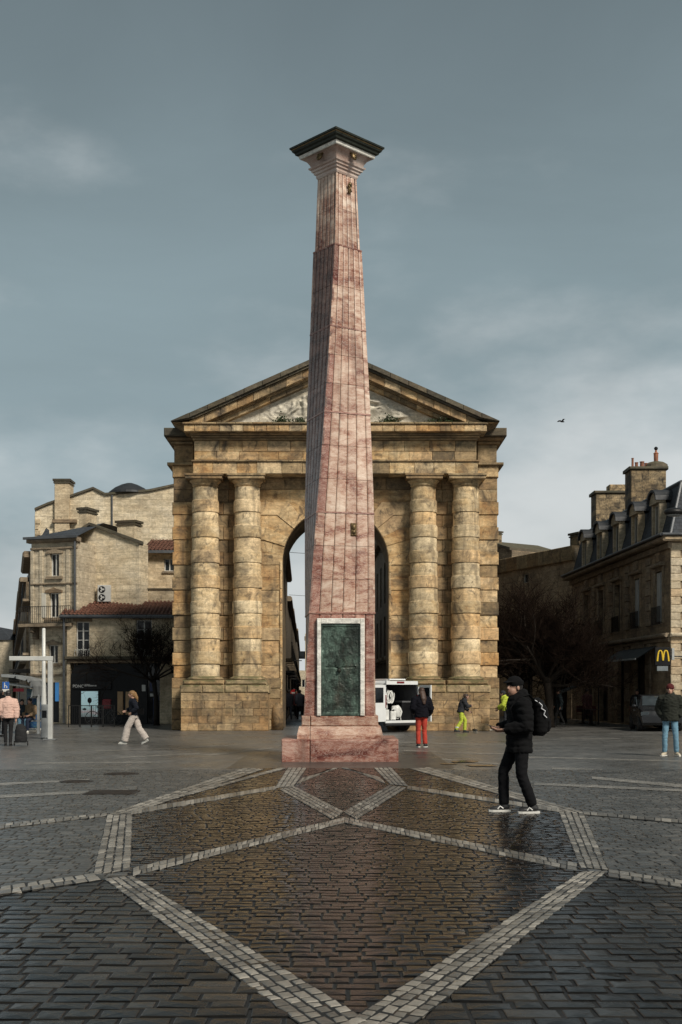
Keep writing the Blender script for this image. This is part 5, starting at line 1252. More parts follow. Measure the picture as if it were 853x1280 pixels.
def vdoor(x, sgn, ang, z1=1.84):
    d = bpy.data.objects.new('rear_door', None); C.objects.link(d); d.parent = van; d.location = (x, -.03, 0); d.rotation_euler[2] = ang
    W_ = .84; m = MB().box(*sorted((0, sgn*W_)), -.025, .025, ZF0, 1.15).box(*sorted((0, sgn*.1)), -.025, .025, 1.15, z1).box(*sorted((sgn*(W_-.1), sgn*W_)), -.025, .025, 1.15, z1).box(*sorted((sgn*.1, sgn*(W_-.1))), -.025, .025, z1-.1, z1); m.build('door_panel', VW, d)
    MB().box(*sorted((sgn*.1, sgn*(W_-.1))), -.008, .008, 1.15, z1-.1).build('pane', GLASS, d); MB().cbox(*sorted((sgn*(W_-.16), sgn*(W_-.06))), -.05, -.02, .95, 1.08, .01).build('handle', RUB, d)
vdoor(.01, 1, rad(-172)); vdoor(WV-.01, -1, rad(82))
for x in (.12, WV-.12):
    for y in (.85, 3.75):
        wh = bpy.data.objects.new('wheel', None); C.objects.link(wh); wh.parent = van; wh.matrix_local = Matrix.Translation((x, y, .325)) @ Matrix.Rotation(rad(90), 4, 'Y')
        MB().lathe([(.20,-.1),(.30,-.1),(.325,-.07),(.325,.07),(.30,.1),(.20,.1)], seg=22).build('tyre', RUB, wh); MB().lathe([(.02,-.09),(.2,-.07),(.21,0),(.2,.07),(.02,.09)], seg=16).build('rim', CHROME, wh)
MB().add([(.16,3.06,1.88),(WV-.16,3.06,1.88),(WV-.1,3.86,1.28),(.1,3.86,1.28)], [(0,1,2,3)]).build('windscreen', GLASS, van)
MB().cbox(-.012,.0,2.2,3.1,1.2,1.7,.004).build('cab_window', GLASS, van)
be = MB().lathe([(.07,0),(.08,.02),(.07,.09),(.03,.12),(.005,.125)], (.16,1.0,ZR-.02), 12).build('beacon', AMB, van)
MB().box(.5,1.3,.3,1.9,ZR+.02,ZR+.07).path([(.45,.4,ZR-.02),(.45,.4,ZR+.05)], .02, 5).path([(1.35,.4,ZR-.02),(1.35,.4,ZR+.05)], .02, 5).build('roof_rack', VW, van)
MB().box(.62,.98,-.03,-.005,ZR-.11,ZR-.04).build('brake_lamp', REDL, van)
# things inside the van
HOSE = plain('white hose', (.62,.62,.59), .5); TRAMG0 = plain('steel hook', (.2,.2,.2), .5, .5)
hr = thing('hose_reel', 'white hose reel and pressure tank inside the open van', 'hose reel', van.matrix_basis @ Vector((.85,.35,ZF0+.035)), rad(36))
MB().lathe([(.16,.12),(.19,.15),(.19,.5),(.15,.56),(.05,.58)], seg=14).build('tank', HOSE, hr, True); MB().path([(-.22,-.05,0),(-.16,-.05,.3),(.16,-.05,.3),(.22,-.05,0)], .02, 6).build('stand', HOSE, hr)
hp = [(.25*math.cos(a*.7)*(1-.01*a), -.08+.03*math.sin(a*2), .32+.26*math.sin(a*.7)) for a in range(28)]; MB().path(hp, .022, 6).build('hose', HOSE, hr)
eq = thing('pump_unit', 'white pump box with jug beside left wall inside the van', 'pump', van.matrix_basis @ Vector((.24,.3,ZF0+.035)), rad(36)); MB().cbox(-.12,.14,-.15,.2,0,.42,.03).build('casing', HOSE, eq); MB().cbox(-.1,.12,-.12,.15,.425,.72,.06).lathe([(.05,.72),(.04,.8)], (0,0,0), 10).build('jug', HOSE, eq); MB().path([(-.1,.0,.7),(-.12,-.05,1.1),(.05,-.05,1.35),(.12,0,1.0),(.3,.05,.8)], .025, 6).build('hose', HOSE, eq)
hc = thing('hose_coil', 'white hose coil hanging inside the open van above the pump', 'hose', van.matrix_basis @ Vector((.28,.12,1.15)), rad(36)); cpts = [(.13*math.cos(a*.55)+.004*a, .02*math.sin(a*1.3), .22+.24*math.sin(a*.55)) for a in range(48)]; MB().path(cpts, .02, 6).build('coil', HOSE, hc); MB().box(-.05,.05,.0,.05,.42,.5).build('hook', TRAMG0, hc)
wb = thing('white_canister', 'white canister on the van floor beside hose reel', 'canister', van.matrix_basis @ Vector((.58,.22,ZF0+.035)), rad(36)); MB().cbox(-.13,.13,-.1,.12,0,.36,.04).build('tank', HOSE, wb); MB().lathe([(.04,.36),(.04,.42),(.01,.43)], (.05,0,0), 10).build('cap', RUB, wb)
bx_ = thing('tool_crate', 'dark tool crate stacked at right side inside the van', 'crate', van.matrix_basis @ Vector((1.35,.45,ZF0+.035)), rad(36)); MB().cbox(-.25,.25,-.2,.3,0,.7,.03).build('crate', BLACKP, bx_); MB().box(-.27,.27,-.22,.32,.7,.76).build('lid', VIN, bx_)

# ================================================================== tram stop furniture (left)
TRAMW = plain('pale grey painted steel', (.52,.52,.49), .4, .1, var=.12, bump=.05); TRAMG = plain('mid grey steel', (.24,.25,.25), .45, .3)
p = gr(63.2, 924.5); Y = p.y; k = Y/FPX
mast = thing('square_mast', 'pale square steel mast with long crossbar at tram stop', 'mast', (p.x, p.y, 0)); hm_ = CAM_H+(HZ-826)*k
MB().cbox(-.075,.075,-.075,.075,0,hm_,.015).build('post', TRAMW, mast); MB().cbox((12-63.2)*k, .085, -.06, .06, hm_+.002, hm_+.15, .015).build('crossbar', TRAMW, mast); MB().box(-.2,.2,-.2,.2,0,.03).build('base_plate', TRAMG, mast)
p = gr(55, 919); k2 = p.y/FPX; pm_ = thing('round_mast', 'tall tapering pale round mast behind the ticket cabinet', 'mast', (p.x, p.y, 0)); hh = CAM_H+(HZ-785)*k2
MB().lathe([(.10,0),(.10,1.2),(.075,1.6),(.07,hh*.5),(.062,hh-.02),(.01,hh)], seg=16).build('pole', TRAMW, pm_, True)
for z in (.55, .85): MB().lathe([(.125,z),(.125,z+.08)], seg=16).build('band', IRONB, pm_)
p = gr(57.5, 923); cb = thing('ticket_cabinet', 'grey steel cabinet at the foot of pale mast', 'cabinet', (p.x, p.y, 0)); MB().cbox(-.14,.10,-.12,.2,0,1.15,.03).build('casing', TRAMG, cb); MB().cbox(-.1,.06,-.135,-.1,.7,.95,.01).build('screen', GLASS, cb)
# shelter with folded roof
p = gr(48.5, 917); k3 = p.y/FPX; sh = thing('tram_shelter', 'grey tram shelter with sweeping double roof and poster wall', 'shelter', (p.x, p.y, 0))
def sx(px): return (px-48.5)*k3
def sz(py): return CAM_H+(HZ-py)*k3
r1 = [(sx(10),sz(843)),(sx(28),sz(845)),(sx(42),sz(848.5)),(sx(46),sz(851)),(sx(48.3),sz(858)),(sx(48.5),sz(870))]; rf = MB()
for (a, b), (c, d) in zip(r1, r1[1:]): rf.add([(a,-.9,b),(c,-.9,d),(c,1.3,d),(a,1.3,b),(a,-.9,b-.1),(c-.08,-.9,d-.08),(c-.08,1.3,d-.08),(a,1.3,b-.1)], [(0,1,2,3),(4,7,6,5),(0,4,5,1),(3,2,6,7)])
rf.build('roof', TRAMG, sh)
r2 = MB().add([(sx(12),-.5,sz(854)),(sx(42),-.5,sz(858)),(sx(42),1.0,sz(858)),(sx(12),1.0,sz(854)),(sx(12),-.5,sz(856)),(sx(42),-.5,sz(860)),(sx(42),1.0,sz(860)),(sx(12),1.0,sz(856))], [(0,1,2,3),(4,7,6,5),(0,4,5,1),(1,5,6,2),(0,3,7,4)]); r2.build('lower_roof', TRAMW, sh)
boxpart('post', TRAMG, sh, sx(47),sx(50),-.08,.08,0,sz(868)); boxpart('post', TRAMG, sh, sx(47)-.02,sx(47)+.06,1.0,1.15,0,sz(862)); boxpart('post', TRAMG, sh, sx(14),sx(15.5),1.0,1.15,0,sz(858))
def poster2():
    b = NB('deep blue advert'); s3 = b.n('ShaderNodeSeparateXYZ', {0: b.pos(obj=True)}); n = b.noise(b.pos(obj=True), 2.5, 5, .6, .5)
    col = b.ramp(b.math('ADD', b.math('MULTIPLY', n, .8), b.math('MULTIPLY', s3.outputs[2], .12)), [(.35,(.01,.022,.06)),(.5,(.02,.06,.15)),(.58,(.07,.16,.16)),(.7,(.03,.08,.22))])
    return b.out(col, .25)
MB().box(sx(25),sx(44.5),1.02,1.08,.18,sz(861)).build('advert_panel', poster2(), sh); MB().box(sx(24.5),sx(45),1.01,1.09,.1,.178).box(sx(24.3),sx(25)-.004,1.0,1.1,.1,sz(860.5)).build('panel_frame', TRAMW, sh)
REDS = plain('red line diagram', (.45,.03,.05), .5); MB().box(sx(17),sx(30),-.03,.0,sz(864.5),sz(860.5)).build('line_sign', REDS, sh)
MB().box(sx(24),sx(46),.35,.75,.44,.5).box(sx(25),sx(26),.45,.6,0,.44).box(sx(44),sx(45),.45,.6,0,.44).build('bench', TRAMG, sh)
# small blue road sign
p = gr(7.5, 921); k4 = p.y/FPX; sg = thing('blue_road_sign', 'square blue road sign with white figure and plate below', 'sign', (p.x, p.y, 0)); zc = CAM_H+(HZ-857)*k4
BLUE = plain('blue sign face', (.02,.09,.32), .35, var=.05); MB().path([(0,.03,0),(0,.03,zc+.15)], .03, 8).build('post', TRAMG, sg); MB().cbox(-.12,.12,-.03,0,zc-.12,zc+.13,.01).build('panel', BLUE, sg); MB().cbox(-.12,.12,-.03,0,zc-.22,zc-.125,.01).build('lower_plate', PAINT, sg)
MB().box(-.05,-.02,-.036,-.031,zc-.08,zc+.05).ell((-.035,-.034,zc+.08), .02, .004, .02, 8, 6).box(.02,.06,-.036,-.031,zc-.08,zc-.02).box(-.02,.03,-.036,-.031,zc-.01,zc+.015).build('pictogram', PAINT, sg)
# black fence in front of the shop
p0, p1 = gr(86, 909), gr(144, 909); k5 = p0.y/FPX; n = 4; lw = (p1.x-p0.x)/n
fmesh = []
m = MB(); m.path([(0,0,0),(0,0,.98)], .022, 6).path([(lw-.03,0,0),(lw-.03,0,.98)], .022, 6).path([(0,0,.96),(lw-.03,0,.96)], .018, 6).path([(0,0,.12),(lw-.03,0,.12)], .014, 6)
me_f = m.mesh('frame', IRONB); me_b = MB().path([(0,0,.12),(0,0,.95)], .009, 5).mesh('bar', IRONB)
lbs = ['black railing panel at the corner of black shopfront', 'black railing panel under the pale blue poster', 'black railing panel beside the red display', 'black railing panel nearest the tan timber panels']
for i in range(n):
    t = thing('railing_panel', lbs[i], 'railing', (p0.x+i*lw, p0.y, 0), 0, 'railings before the shop'); obj('frame', me_f, t)
    for j in range(1, 6): obj('bar', me_b, t, (lw*j/6, 0, 0))
# bicycle behind the railing
def bicycle(label, loc, rz, col, group=None, s=1.0):
    t = thing('bicycle', label, 'bicycle', loc, rz, group); m = MB()
    for x in (-.52, .52):
        w_ = bpy.data.objects.new('wheel', None); C.objects.link(w_); w_.parent = t; w_.location = (x, 0, .34)
        pts = [(.32*math.cos(2*math.pi*i/20), 0, .32*math.sin(2*math.pi*i/20)) for i in range(21)]; MB().path(pts, .018, 5, cap=False).build('tyre', RUB, w_)
        sp = MB(); [sp.path([(0,0,0),(.31*math.cos(a*.785),0,.31*math.sin(a*.785))], .003, 3) for a in range(8)]; sp.build('spokes', CHROME, w_)
    fm = plain('bicycle paint '+label[:8], col, .35); MB().path([(-.52,0,.34),(-.05,0,.3),(.38,0,.78),(-.18,0,.74),(-.05,0,.3)], .017, 6).path([(-.52,0,.34),(-.18,0,.74)], .012, 6).path([(.52,0,.34),(.36,0,.86)], .016, 6).build('frame', fm, t)
    MB().path([(.34,-.24,.96),(.38,-.1,.98),(.36,0,.9),(.38,.1,.98),(.34,.24,.96)], .013, 6).build('handlebar', RUB, t); MB().ell((-.2,0,.86), .13, .07, .035, 10, 6).path([(-.18,0,.72),(-.2,0,.85)], .014, 6).build('saddle', RUB, t)
    return t
g = gr(127, 907); bicycle('dark bicycle parked behind the black railing', (g.x, g.y+.5, 0), .12, (.03,.03,.035))
g = gr(799, 908); bicycle('bicycle with turquoise frame parked by mansard house wall', (g.x+.2, g.y, 0), 1.2, (.02,.28,.36))
# white bollard pipe by the tree
g = gr(203, 903); bl = thing('white_bollard', 'slim white bollard beside leaning bare tree', 'bollard', (g.x, g.y, 0)); MB().lathe([(.06,0),(.055,1.0),(.05,1.06),(.005,1.08)], seg=12).build('post', PAINT, bl, True); MB().lathe([(.085,0),(.085,.05)], seg=12).build('collar', TRAMG, bl)

# ================================================================== street beyond the gate
NOE = plain('no entry red', (.5,.02,.02), .4); Yn = 84.0
p = at(367.8, 866, Yn); sg = thing('no_entry_sign', 'round red no entry sign with white bar and plate below', 'sign', (p.x, p.y, 0)); MB().path([(0,.05,0),(0,.05,p.z+.3)], .03, 6).build('post', TRAMG, sg)
dn = MB().lathe([(.24,0),(.24,.02)], seg=22).build('disc', NOE, sg); dn.matrix_local = Matrix.Translation((0,0,p.z)) @ Matrix.Rotation(rad(90), 4, 'X'); MB().box(-.17,.17,-.032,-.022,p.z-.045,p.z+.045).build('bar', PAINT, sg); MB().box(-.22,.22,-.02,.0,p.z-.46,p.z-.27).build('lower_plate', PAINT, sg)
p = at(377.5, 819, 74); sg = thing('street_box_sign', 'dark square street sign on a long bracket above the street', 'sign', (p.x-.75, p.y, 0)); h = p.z
MB().path([(-.1,0,0),(-.1,0,h-.2)], .045, 8).path([(-.1,0,h-.33),(.75,0,h-.33)], .03, 6).build('bracket', IRONB, sg); MB().cbox(.56,.95,-.06,.06,h-.22,h+.24,.03).build('box', IRONB, sg); MB().box(.62,.89,-.068,-.0605,h-.16,h+.18).build('face', GLASS_SKY, sg)
p = at(383.2, 890, 44); pl = thing('stone_post', 'tall slim buff post standing just behind the obelisk', 'post', (p.x, p.y, 0)); hp_ = CAM_H+(HZ-792)*44/FPX; MB().cbox(-.045,.045,-.045,.045,0,hp_,.01).build('shaft', LSTONE3, pl); MB().cbox(-.07,.07,-.07,.07,hp_-.25,hp_-.1,.01).build('collar', RTRIM, pl)
# overhead wires
WIRE = plain('black cable', (.02,.02,.02), .6)
for i, (y, za, lab) in enumerate(((66, 9.1, 'high thin cable across the street behind the gate'), (80, 7.9, 'lower thin cable across the street behind the gate'))):
    xa, xb = street_x(y, -2.85), street_x(y, 2.45); pts = [(xa+(xb-xa)*j/8, y, za-.12*math.sin(math.pi*j/8)) for j in range(9)]; tag(MB().path(pts, .012, 4).build('overhead_cable', WIRE), lab, 'cable')

# ================================================================== cars, street lamp, bird
def car(label, loc, rz, col, group=None):
    t = thing('parked_car', label, 'car', loc, rz, group); pm = plain('car paint '+label[:12], col, .25, .2, var=.1, bump=.02)
    L_, W_, H_ = 4.1, 1.72, 1.48
    sec = [(-2.05,.35,.62,.62),(-1.95,.24,.80,.80),(-1.3,.22,.92,.92),(-.75,.22,.95,1.0),(-.1,.22,.96,1.42),(.9,.22,.97,1.46),(1.6,.22,.98,1.25),(1.95,.24,.95,.98),(2.05,.36,.80,.82)]
    m = MB(); vs = []
    for x, z0, zb, zt in sec:
        e = .06 if abs(x) > 1.9 else 0.0; ti = .0 if zt-zb < .1 else .16
        vs += [(x,-W_/2+e+.05,z0),(x,-W_/2+e,.55),(x,-W_/2+e+.02,zb-.05),(x,-W_/2+e+.06+ti*.5,zb+(zt-zb)*.5),(x,-W_/2+.12+ti,zt),(x,W_/2-.12-ti,zt),(x,W_/2-e-.06-ti*.5,zb+(zt-zb)*.5),(x,W_/2-e-.02,zb-.05),(x,W_/2-e,.55),(x,W_/2-e-.05,z0)]
    n = 10; m.add(vs, [(i*n+j, i*n+(j+1)%n, (i+1)*n+(j+1)%n, (i+1)*n+j) for i in range(len(sec)-1) for j in range(n)] + [tuple(range(n-1,-1,-1)), tuple((len(sec)-1)*n+j for j in range(n))])
    autosmooth(m.build('body', pm, t), 35)
    for s in (-1, 1):
        MB().prism([(-.55,.99),(.25,.99),(.25,1.36),(-.12,1.36)], s*.80-.012, s*.80+.012).prism([(.32,.99),(1.5,1.0),(1.35,1.2),(.85,1.37),(.32,1.37)], s*.80-.012, s*.80+.012).build('side_window', GLASS_SKY, t)
        MB().cbox(*sorted((-2.03,-1.85)), s*.66-.16, s*.66+.16, .62, .78, .03).build('headlight', GLASS_SKY, t); MB().cbox(1.93,2.06, s*.68-.13, s*.68+.13, .70, .92, .02).build('tail_light', REDL, t)
        MB().cbox(-.05,.12,s*.86-.02,s*.86+.02,.80,.84,.01).build('door_handle', CHROME, t); MB().ell((-.62,s*.93,1.0), .06, .1, .07, 8, 6).build('mirror', pm, t)
        for x in (-1.28, 1.28):
            wh = bpy.data.objects.new('wheel', None); C.objects.link(wh); wh.parent = t; wh.matrix_local = Matrix.Translation((x, s*.78, .31)) @ Matrix.Rotation(rad(90), 4, 'X')
            MB().lathe([(.19,-.1),(.29,-.1),(.31,-.07),(.31,.07),(.29,.1),(.19,.1)], seg=20).build('tyre', RUB, wh); MB().lathe([(.02,-.105),(.19,-.08),(.2,0),(.19,.08),(.02,.105)], seg=14).build('rim', CHROME, wh)
    MB().add([(-.76,-.62,1.02),(-.76,.62,1.02),(-.16,.54,1.40),(-.16,-.54,1.40)], [(0,3,2,1)]).build('windscreen', GLASS_SKY, t); MB().add([(1.63,-.58,1.24),(1.63,.58,1.24),(1.93,.6,1.0),(1.93,-.6,1.0)], [(0,3,2,1)]).build('rear_window', GLASS_SKY, t)
    return t
g = gr(826, 914); car('dark grey hatchback parked along the mansard house', (g.x+.2, g.y+1.6, 0), rad(83), (.018,.019,.021))
g = gr(868, 911); car('white hatchback at the mansard house corner', (g.x+.1, g.y+1.0, 0), rad(172), (.60,.61,.62))
g = gr(363.5, 893); car('black car parked far down the street behind the gate', (g.x+.1, 84.0, 0), rad(90), (.015,.015,.017))
p = at(843, 640, 38); la = thing('street_lamp', 'oval street lamp head on a long arm before slate mansard', 'street lamp', (p.x+1.9, p.y, 0))
MB().lathe([(.11,0),(.10,1),(.07,p.z-.5),(.06,p.z)], seg=12).build('pole', TRAMG, la); MB().path([(0,0,p.z-.1),(-.5,0,p.z+.05),(-1.5,0,p.z+.08)], [.045,.04,.035], 8).build('arm', TRAMG, la); MB().ell((-1.9,0,p.z), .33, .24, .13, 18, 8).build('lamp_head', IRONB, la, True); MB().ell((-1.9,0,p.z-.05), .26, .19, .10, 16, 8).build('lamp_glass', TRAMG, la, True)
p = at(703, 527, 45); BIRD = plain('dark bird plumage', (.012,.012,.013), .7); bd = thing('bird', 'small dark bird gliding in the pale cloud', 'bird', p, rad(25))
MB().rings([(0,0,-.11,.004,.004),(0,0,-.08,.022,.018),(0,0,-.02,.032,.028),(0,0,.04,.025,.022),(0,0,.08,.02,.02),(0,0,.10,.004,.004)], 10).build('body', BIRD, bd).rotation_euler = (0, rad(90), 0)
for s in (-1, 1): MB().add([(.03,0,.01),(-.04,0,.01),(-.06,s*.13,.07),(.02,s*.12,.08),(-.07,s*.24,.03),(-.02,s*.23,.035)], [(0,1,2,3),(3,2,4,5)]).add([(.03,0,.0),(-.04,0,.0),(-.06,s*.13,.06),(.02,s*.12,.07),(-.07,s*.24,.028),(-.02,s*.23,.03)], [(0,3,2,1),(3,5,4,2)]).build('wing', BIRD, bd)
MB().prism([(-.10,-.01),(-.10,.01),(-.17,.02),(-.17,-.02)], -.03, .03).build('tail', BIRD, bd)
# café tables under the trees
TBL = plain('cafe table top', (.05,.035,.03), .4); 
for i, (px, py, lab) in enumerate(((733, 905, 'small round terrace table outside the dim range'), (746, 907, 'small round terrace table close to mansard house'))):
    g = gr(px, py); t = thing('terrace_table', lab, 'table', (g.x, g.y+1, 0)); MB().lathe([(.32,.72),(.34,.73),(.34,.75),(.01,.755)], seg=18).build('top', TBL, t); MB().lathe([(.2,0),(.18,.03),(.03,.05),(.025,.72)], seg=10).build('pedestal', IRONB, t)
def chair(lab, loc, rz):
    t = thing('terrace_chair', lab, 'chair', loc, rz); m_ = plain('red chair', (.12,.03,.03), .5); MB().cbox(-.2,.2,-.2,.2,.43,.46,.01).build('seat', m_, t); MB().cbox(-.2,.2,.18,.21,.55,.88,.01).build('backrest', m_, t)
    for x in (-.18,.18):
        MB().path([(x,-.18,0),(x,-.18,.43)], .012, 5).build('leg', IRONB, t); MB().path([(x,.2,0),(x,.2,.88)], .012, 5).build('leg', IRONB, t)
g = gr(729, 904); chair('red terrace chair outside the dim range', (g.x, g.y+.2, 0), .5); g = gr(739, 905); chair('red terrace chair between two small tables', (g.x, g.y+.2, 0), -1.2)
# folding parasol / awning over the terrace
p = at(722, 864, 58); t = thing('terrace_awning', 'dark awning wing reaching out over terrace tables', 'awning', (p.x, p.y, 0)); MB().path([(1.0,0,0),(1.0,0,2.4)], .04, 8).build('post', IRONB, t); MB().add([(-.9,-.6,1.55),(1.0,-.6,2.3),(1.0,.8,2.3),(-.9,.8,1.55),(-.9,-.6,1.48),(1.0,-.6,2.2),(1.0,.8,2.2),(-.9,.8,1.48)], [(0,1,2,3),(4,7,6,5),(0,4,5,1),(1,5,6,2),(2,6,7,3),(3,7,4,0)]).build('canopy', AW, t)

# ================================================================== people
def remesh(mb, voxel, name, m, parent, fold=0.0, freq=9.0, smooth=3, seed=0, baffle=0.0):
    me = mb.mesh(name, m); o = bpy.data.objects.new(name, me); C.objects.link(o)
    md = o.modifiers.new('r', 'REMESH'); md.mode = 'VOXEL'; md.voxel_size = voxel
    sm = o.modifiers.new('s', 'SMOOTH'); sm.factor = .5; sm.iterations = smooth
    bpy.context.view_layer.update(); dg = bpy.context.evaluated_depsgraph_get()
    me2 = bpy.data.meshes.new_from_object(o.evaluated_get(dg)); bpy.data.objects.remove(o); me2.name = name
    if fold:
        off = Vector((seed*3.1, seed*1.7, seed*.9)); nv = [v.normal.copy() for v in me2.vertices]
        for v, nn in zip(me2.vertices, nv):
            q = Vector((v.co.x*freq, v.co.y*freq, v.co.z*freq*1.7)) + off
            v.co += nn*(fold*(1-2.2*abs(noise.noise(q)) + .5*noise.noise(q*2.3)) + baffle*(abs(math.sin((v.co.z+.02*noise.noise(q*.4))*math.pi/.085))**.6 - .6))
    me2.materials.clear(); me2.materials.append(m); me2.shade_smooth()
    return obj(name, me2, parent)
def cloth(name, col, rough=.9, var=.25, spec=.3):
    b = NB(name); p = b.pos(obj=True); n = b.noise(p, 7, 4, .6); w_ = b.noise(p, 140, 2)
    b.bump(b.math('ADD', w_, b.math('MULTIPLY', b.noise(p, 22, 3), 1.4)), .35, .006); return b.out(b.scale(b.mix(0.0, col, col), b.rng(n, .3, .7, 1-var, 1+var)), rough, 0, spec)
SKIN = plain('skin', (.42,.24,.17), .55, var=.12, scale=9, bump=.05); SKIN2 = plain('tanned skin', (.30,.17,.12), .55, var=.12, scale=9, bump=.05)
EYE = plain('eye', (.02,.015,.012), .2); LIP = plain('lips', (.30,.11,.09), .5)
BLACKC = cloth('black quilted cloth', (.0045,.0045,.005), .95, .25, .15); DENIM_BK = cloth('black jeans cloth', (.006,.006,.007), .95, .25, .15); 
def V(*a): return Vector(a)
STAND = dict(pel=V(0,0,.96), chest=V(0,.0,1.30), neck=V(0,.0,1.48), head=V(0,.03,1.625), sL=V(-.185,0,1.41), sR=V(.185,0,1.41), eL=V(-.24,-.03,1.13), eR=V(.24,-.03,1.13), wL=V(-.25,.07,.90), wR=V(.25,.07,.90),
  hL=V(-.09,0,.92), hR=V(.09,0,.92), kL=V(-.10,.02,.50), kR=V(.10,.02,.50), aL=V(-.10,-.02,.09), aR=V(.10,-.02,.09), tL=V(-.1,1,0), tR=V(.1,1,0))
def hand(mb, w, d, nrm, side, curl=.5, s=1.0):
    d = d.normalized(); nrm = (nrm - d*nrm.dot(d)).normalized(); u = d.cross(nrm).normalized()*side
    mb.path([w - d*.02, w + d*.03, w + d*.075*s, w + d*.095*s], [.026, .032, .038, .030], 10, .5, up=nrm)
    for i, (o_, ln) in enumerate(((-.030,.066),(-.010,.076),(.010,.072),(.028,.056))):
        b0 = w + d*.088*s + u*o_; a1, a2 = curl*.6, curl*1.5
        p1 = b0 + (d*math.cos(a1)+nrm*math.sin(a1))*ln*.5; p2 = p1 + (d*math.cos(a2)+nrm*math.sin(a2))*ln*.5
        mb.path([b0 - d*.02, b0, p1, p2], [.0095,.0095,.0088,.0070], 6)
    t0 = w + d*.03 - u*.028; t1 = t0 - u*.022 + d*.03 + nrm*.012; t2 = t1 + d*.028 + nrm*.02*curl + u*.006; mb.path([t0, t1, t2], [.013,.0115,.008], 6)
def head_parts(mb, c, rot, s=1.0):
    def q(x, y, z): return c + rot @ (Vector((x, y, z))*s)
    mb.ell(q(0,-.012,.03), .076*s, .095*s, .092*s, 16, 10, rot); mb.ell(q(0,.018,-.045), .058*s, .068*s, .075*s, 14, 8, rot)
    mb.ell(q(0,.042,-.088), .030*s, .030*s, .026*s, 10, 6, rot); mb.path([q(0,.078,.018), q(0,.098,-.012), q(0,.104,-.022), q(0,.086,-.034)], [.011*s,.014*s,.016*s,.010*s], 7)
    for e in (-1, 1): mb.ell(q(e*.078,-.008,-.01), .012*s, .022*s, .033*s, 8, 6, rot); mb.ell(q(e*.03,.074,.036), .026*s,.012*s,.010*s, 8, 5, rot)
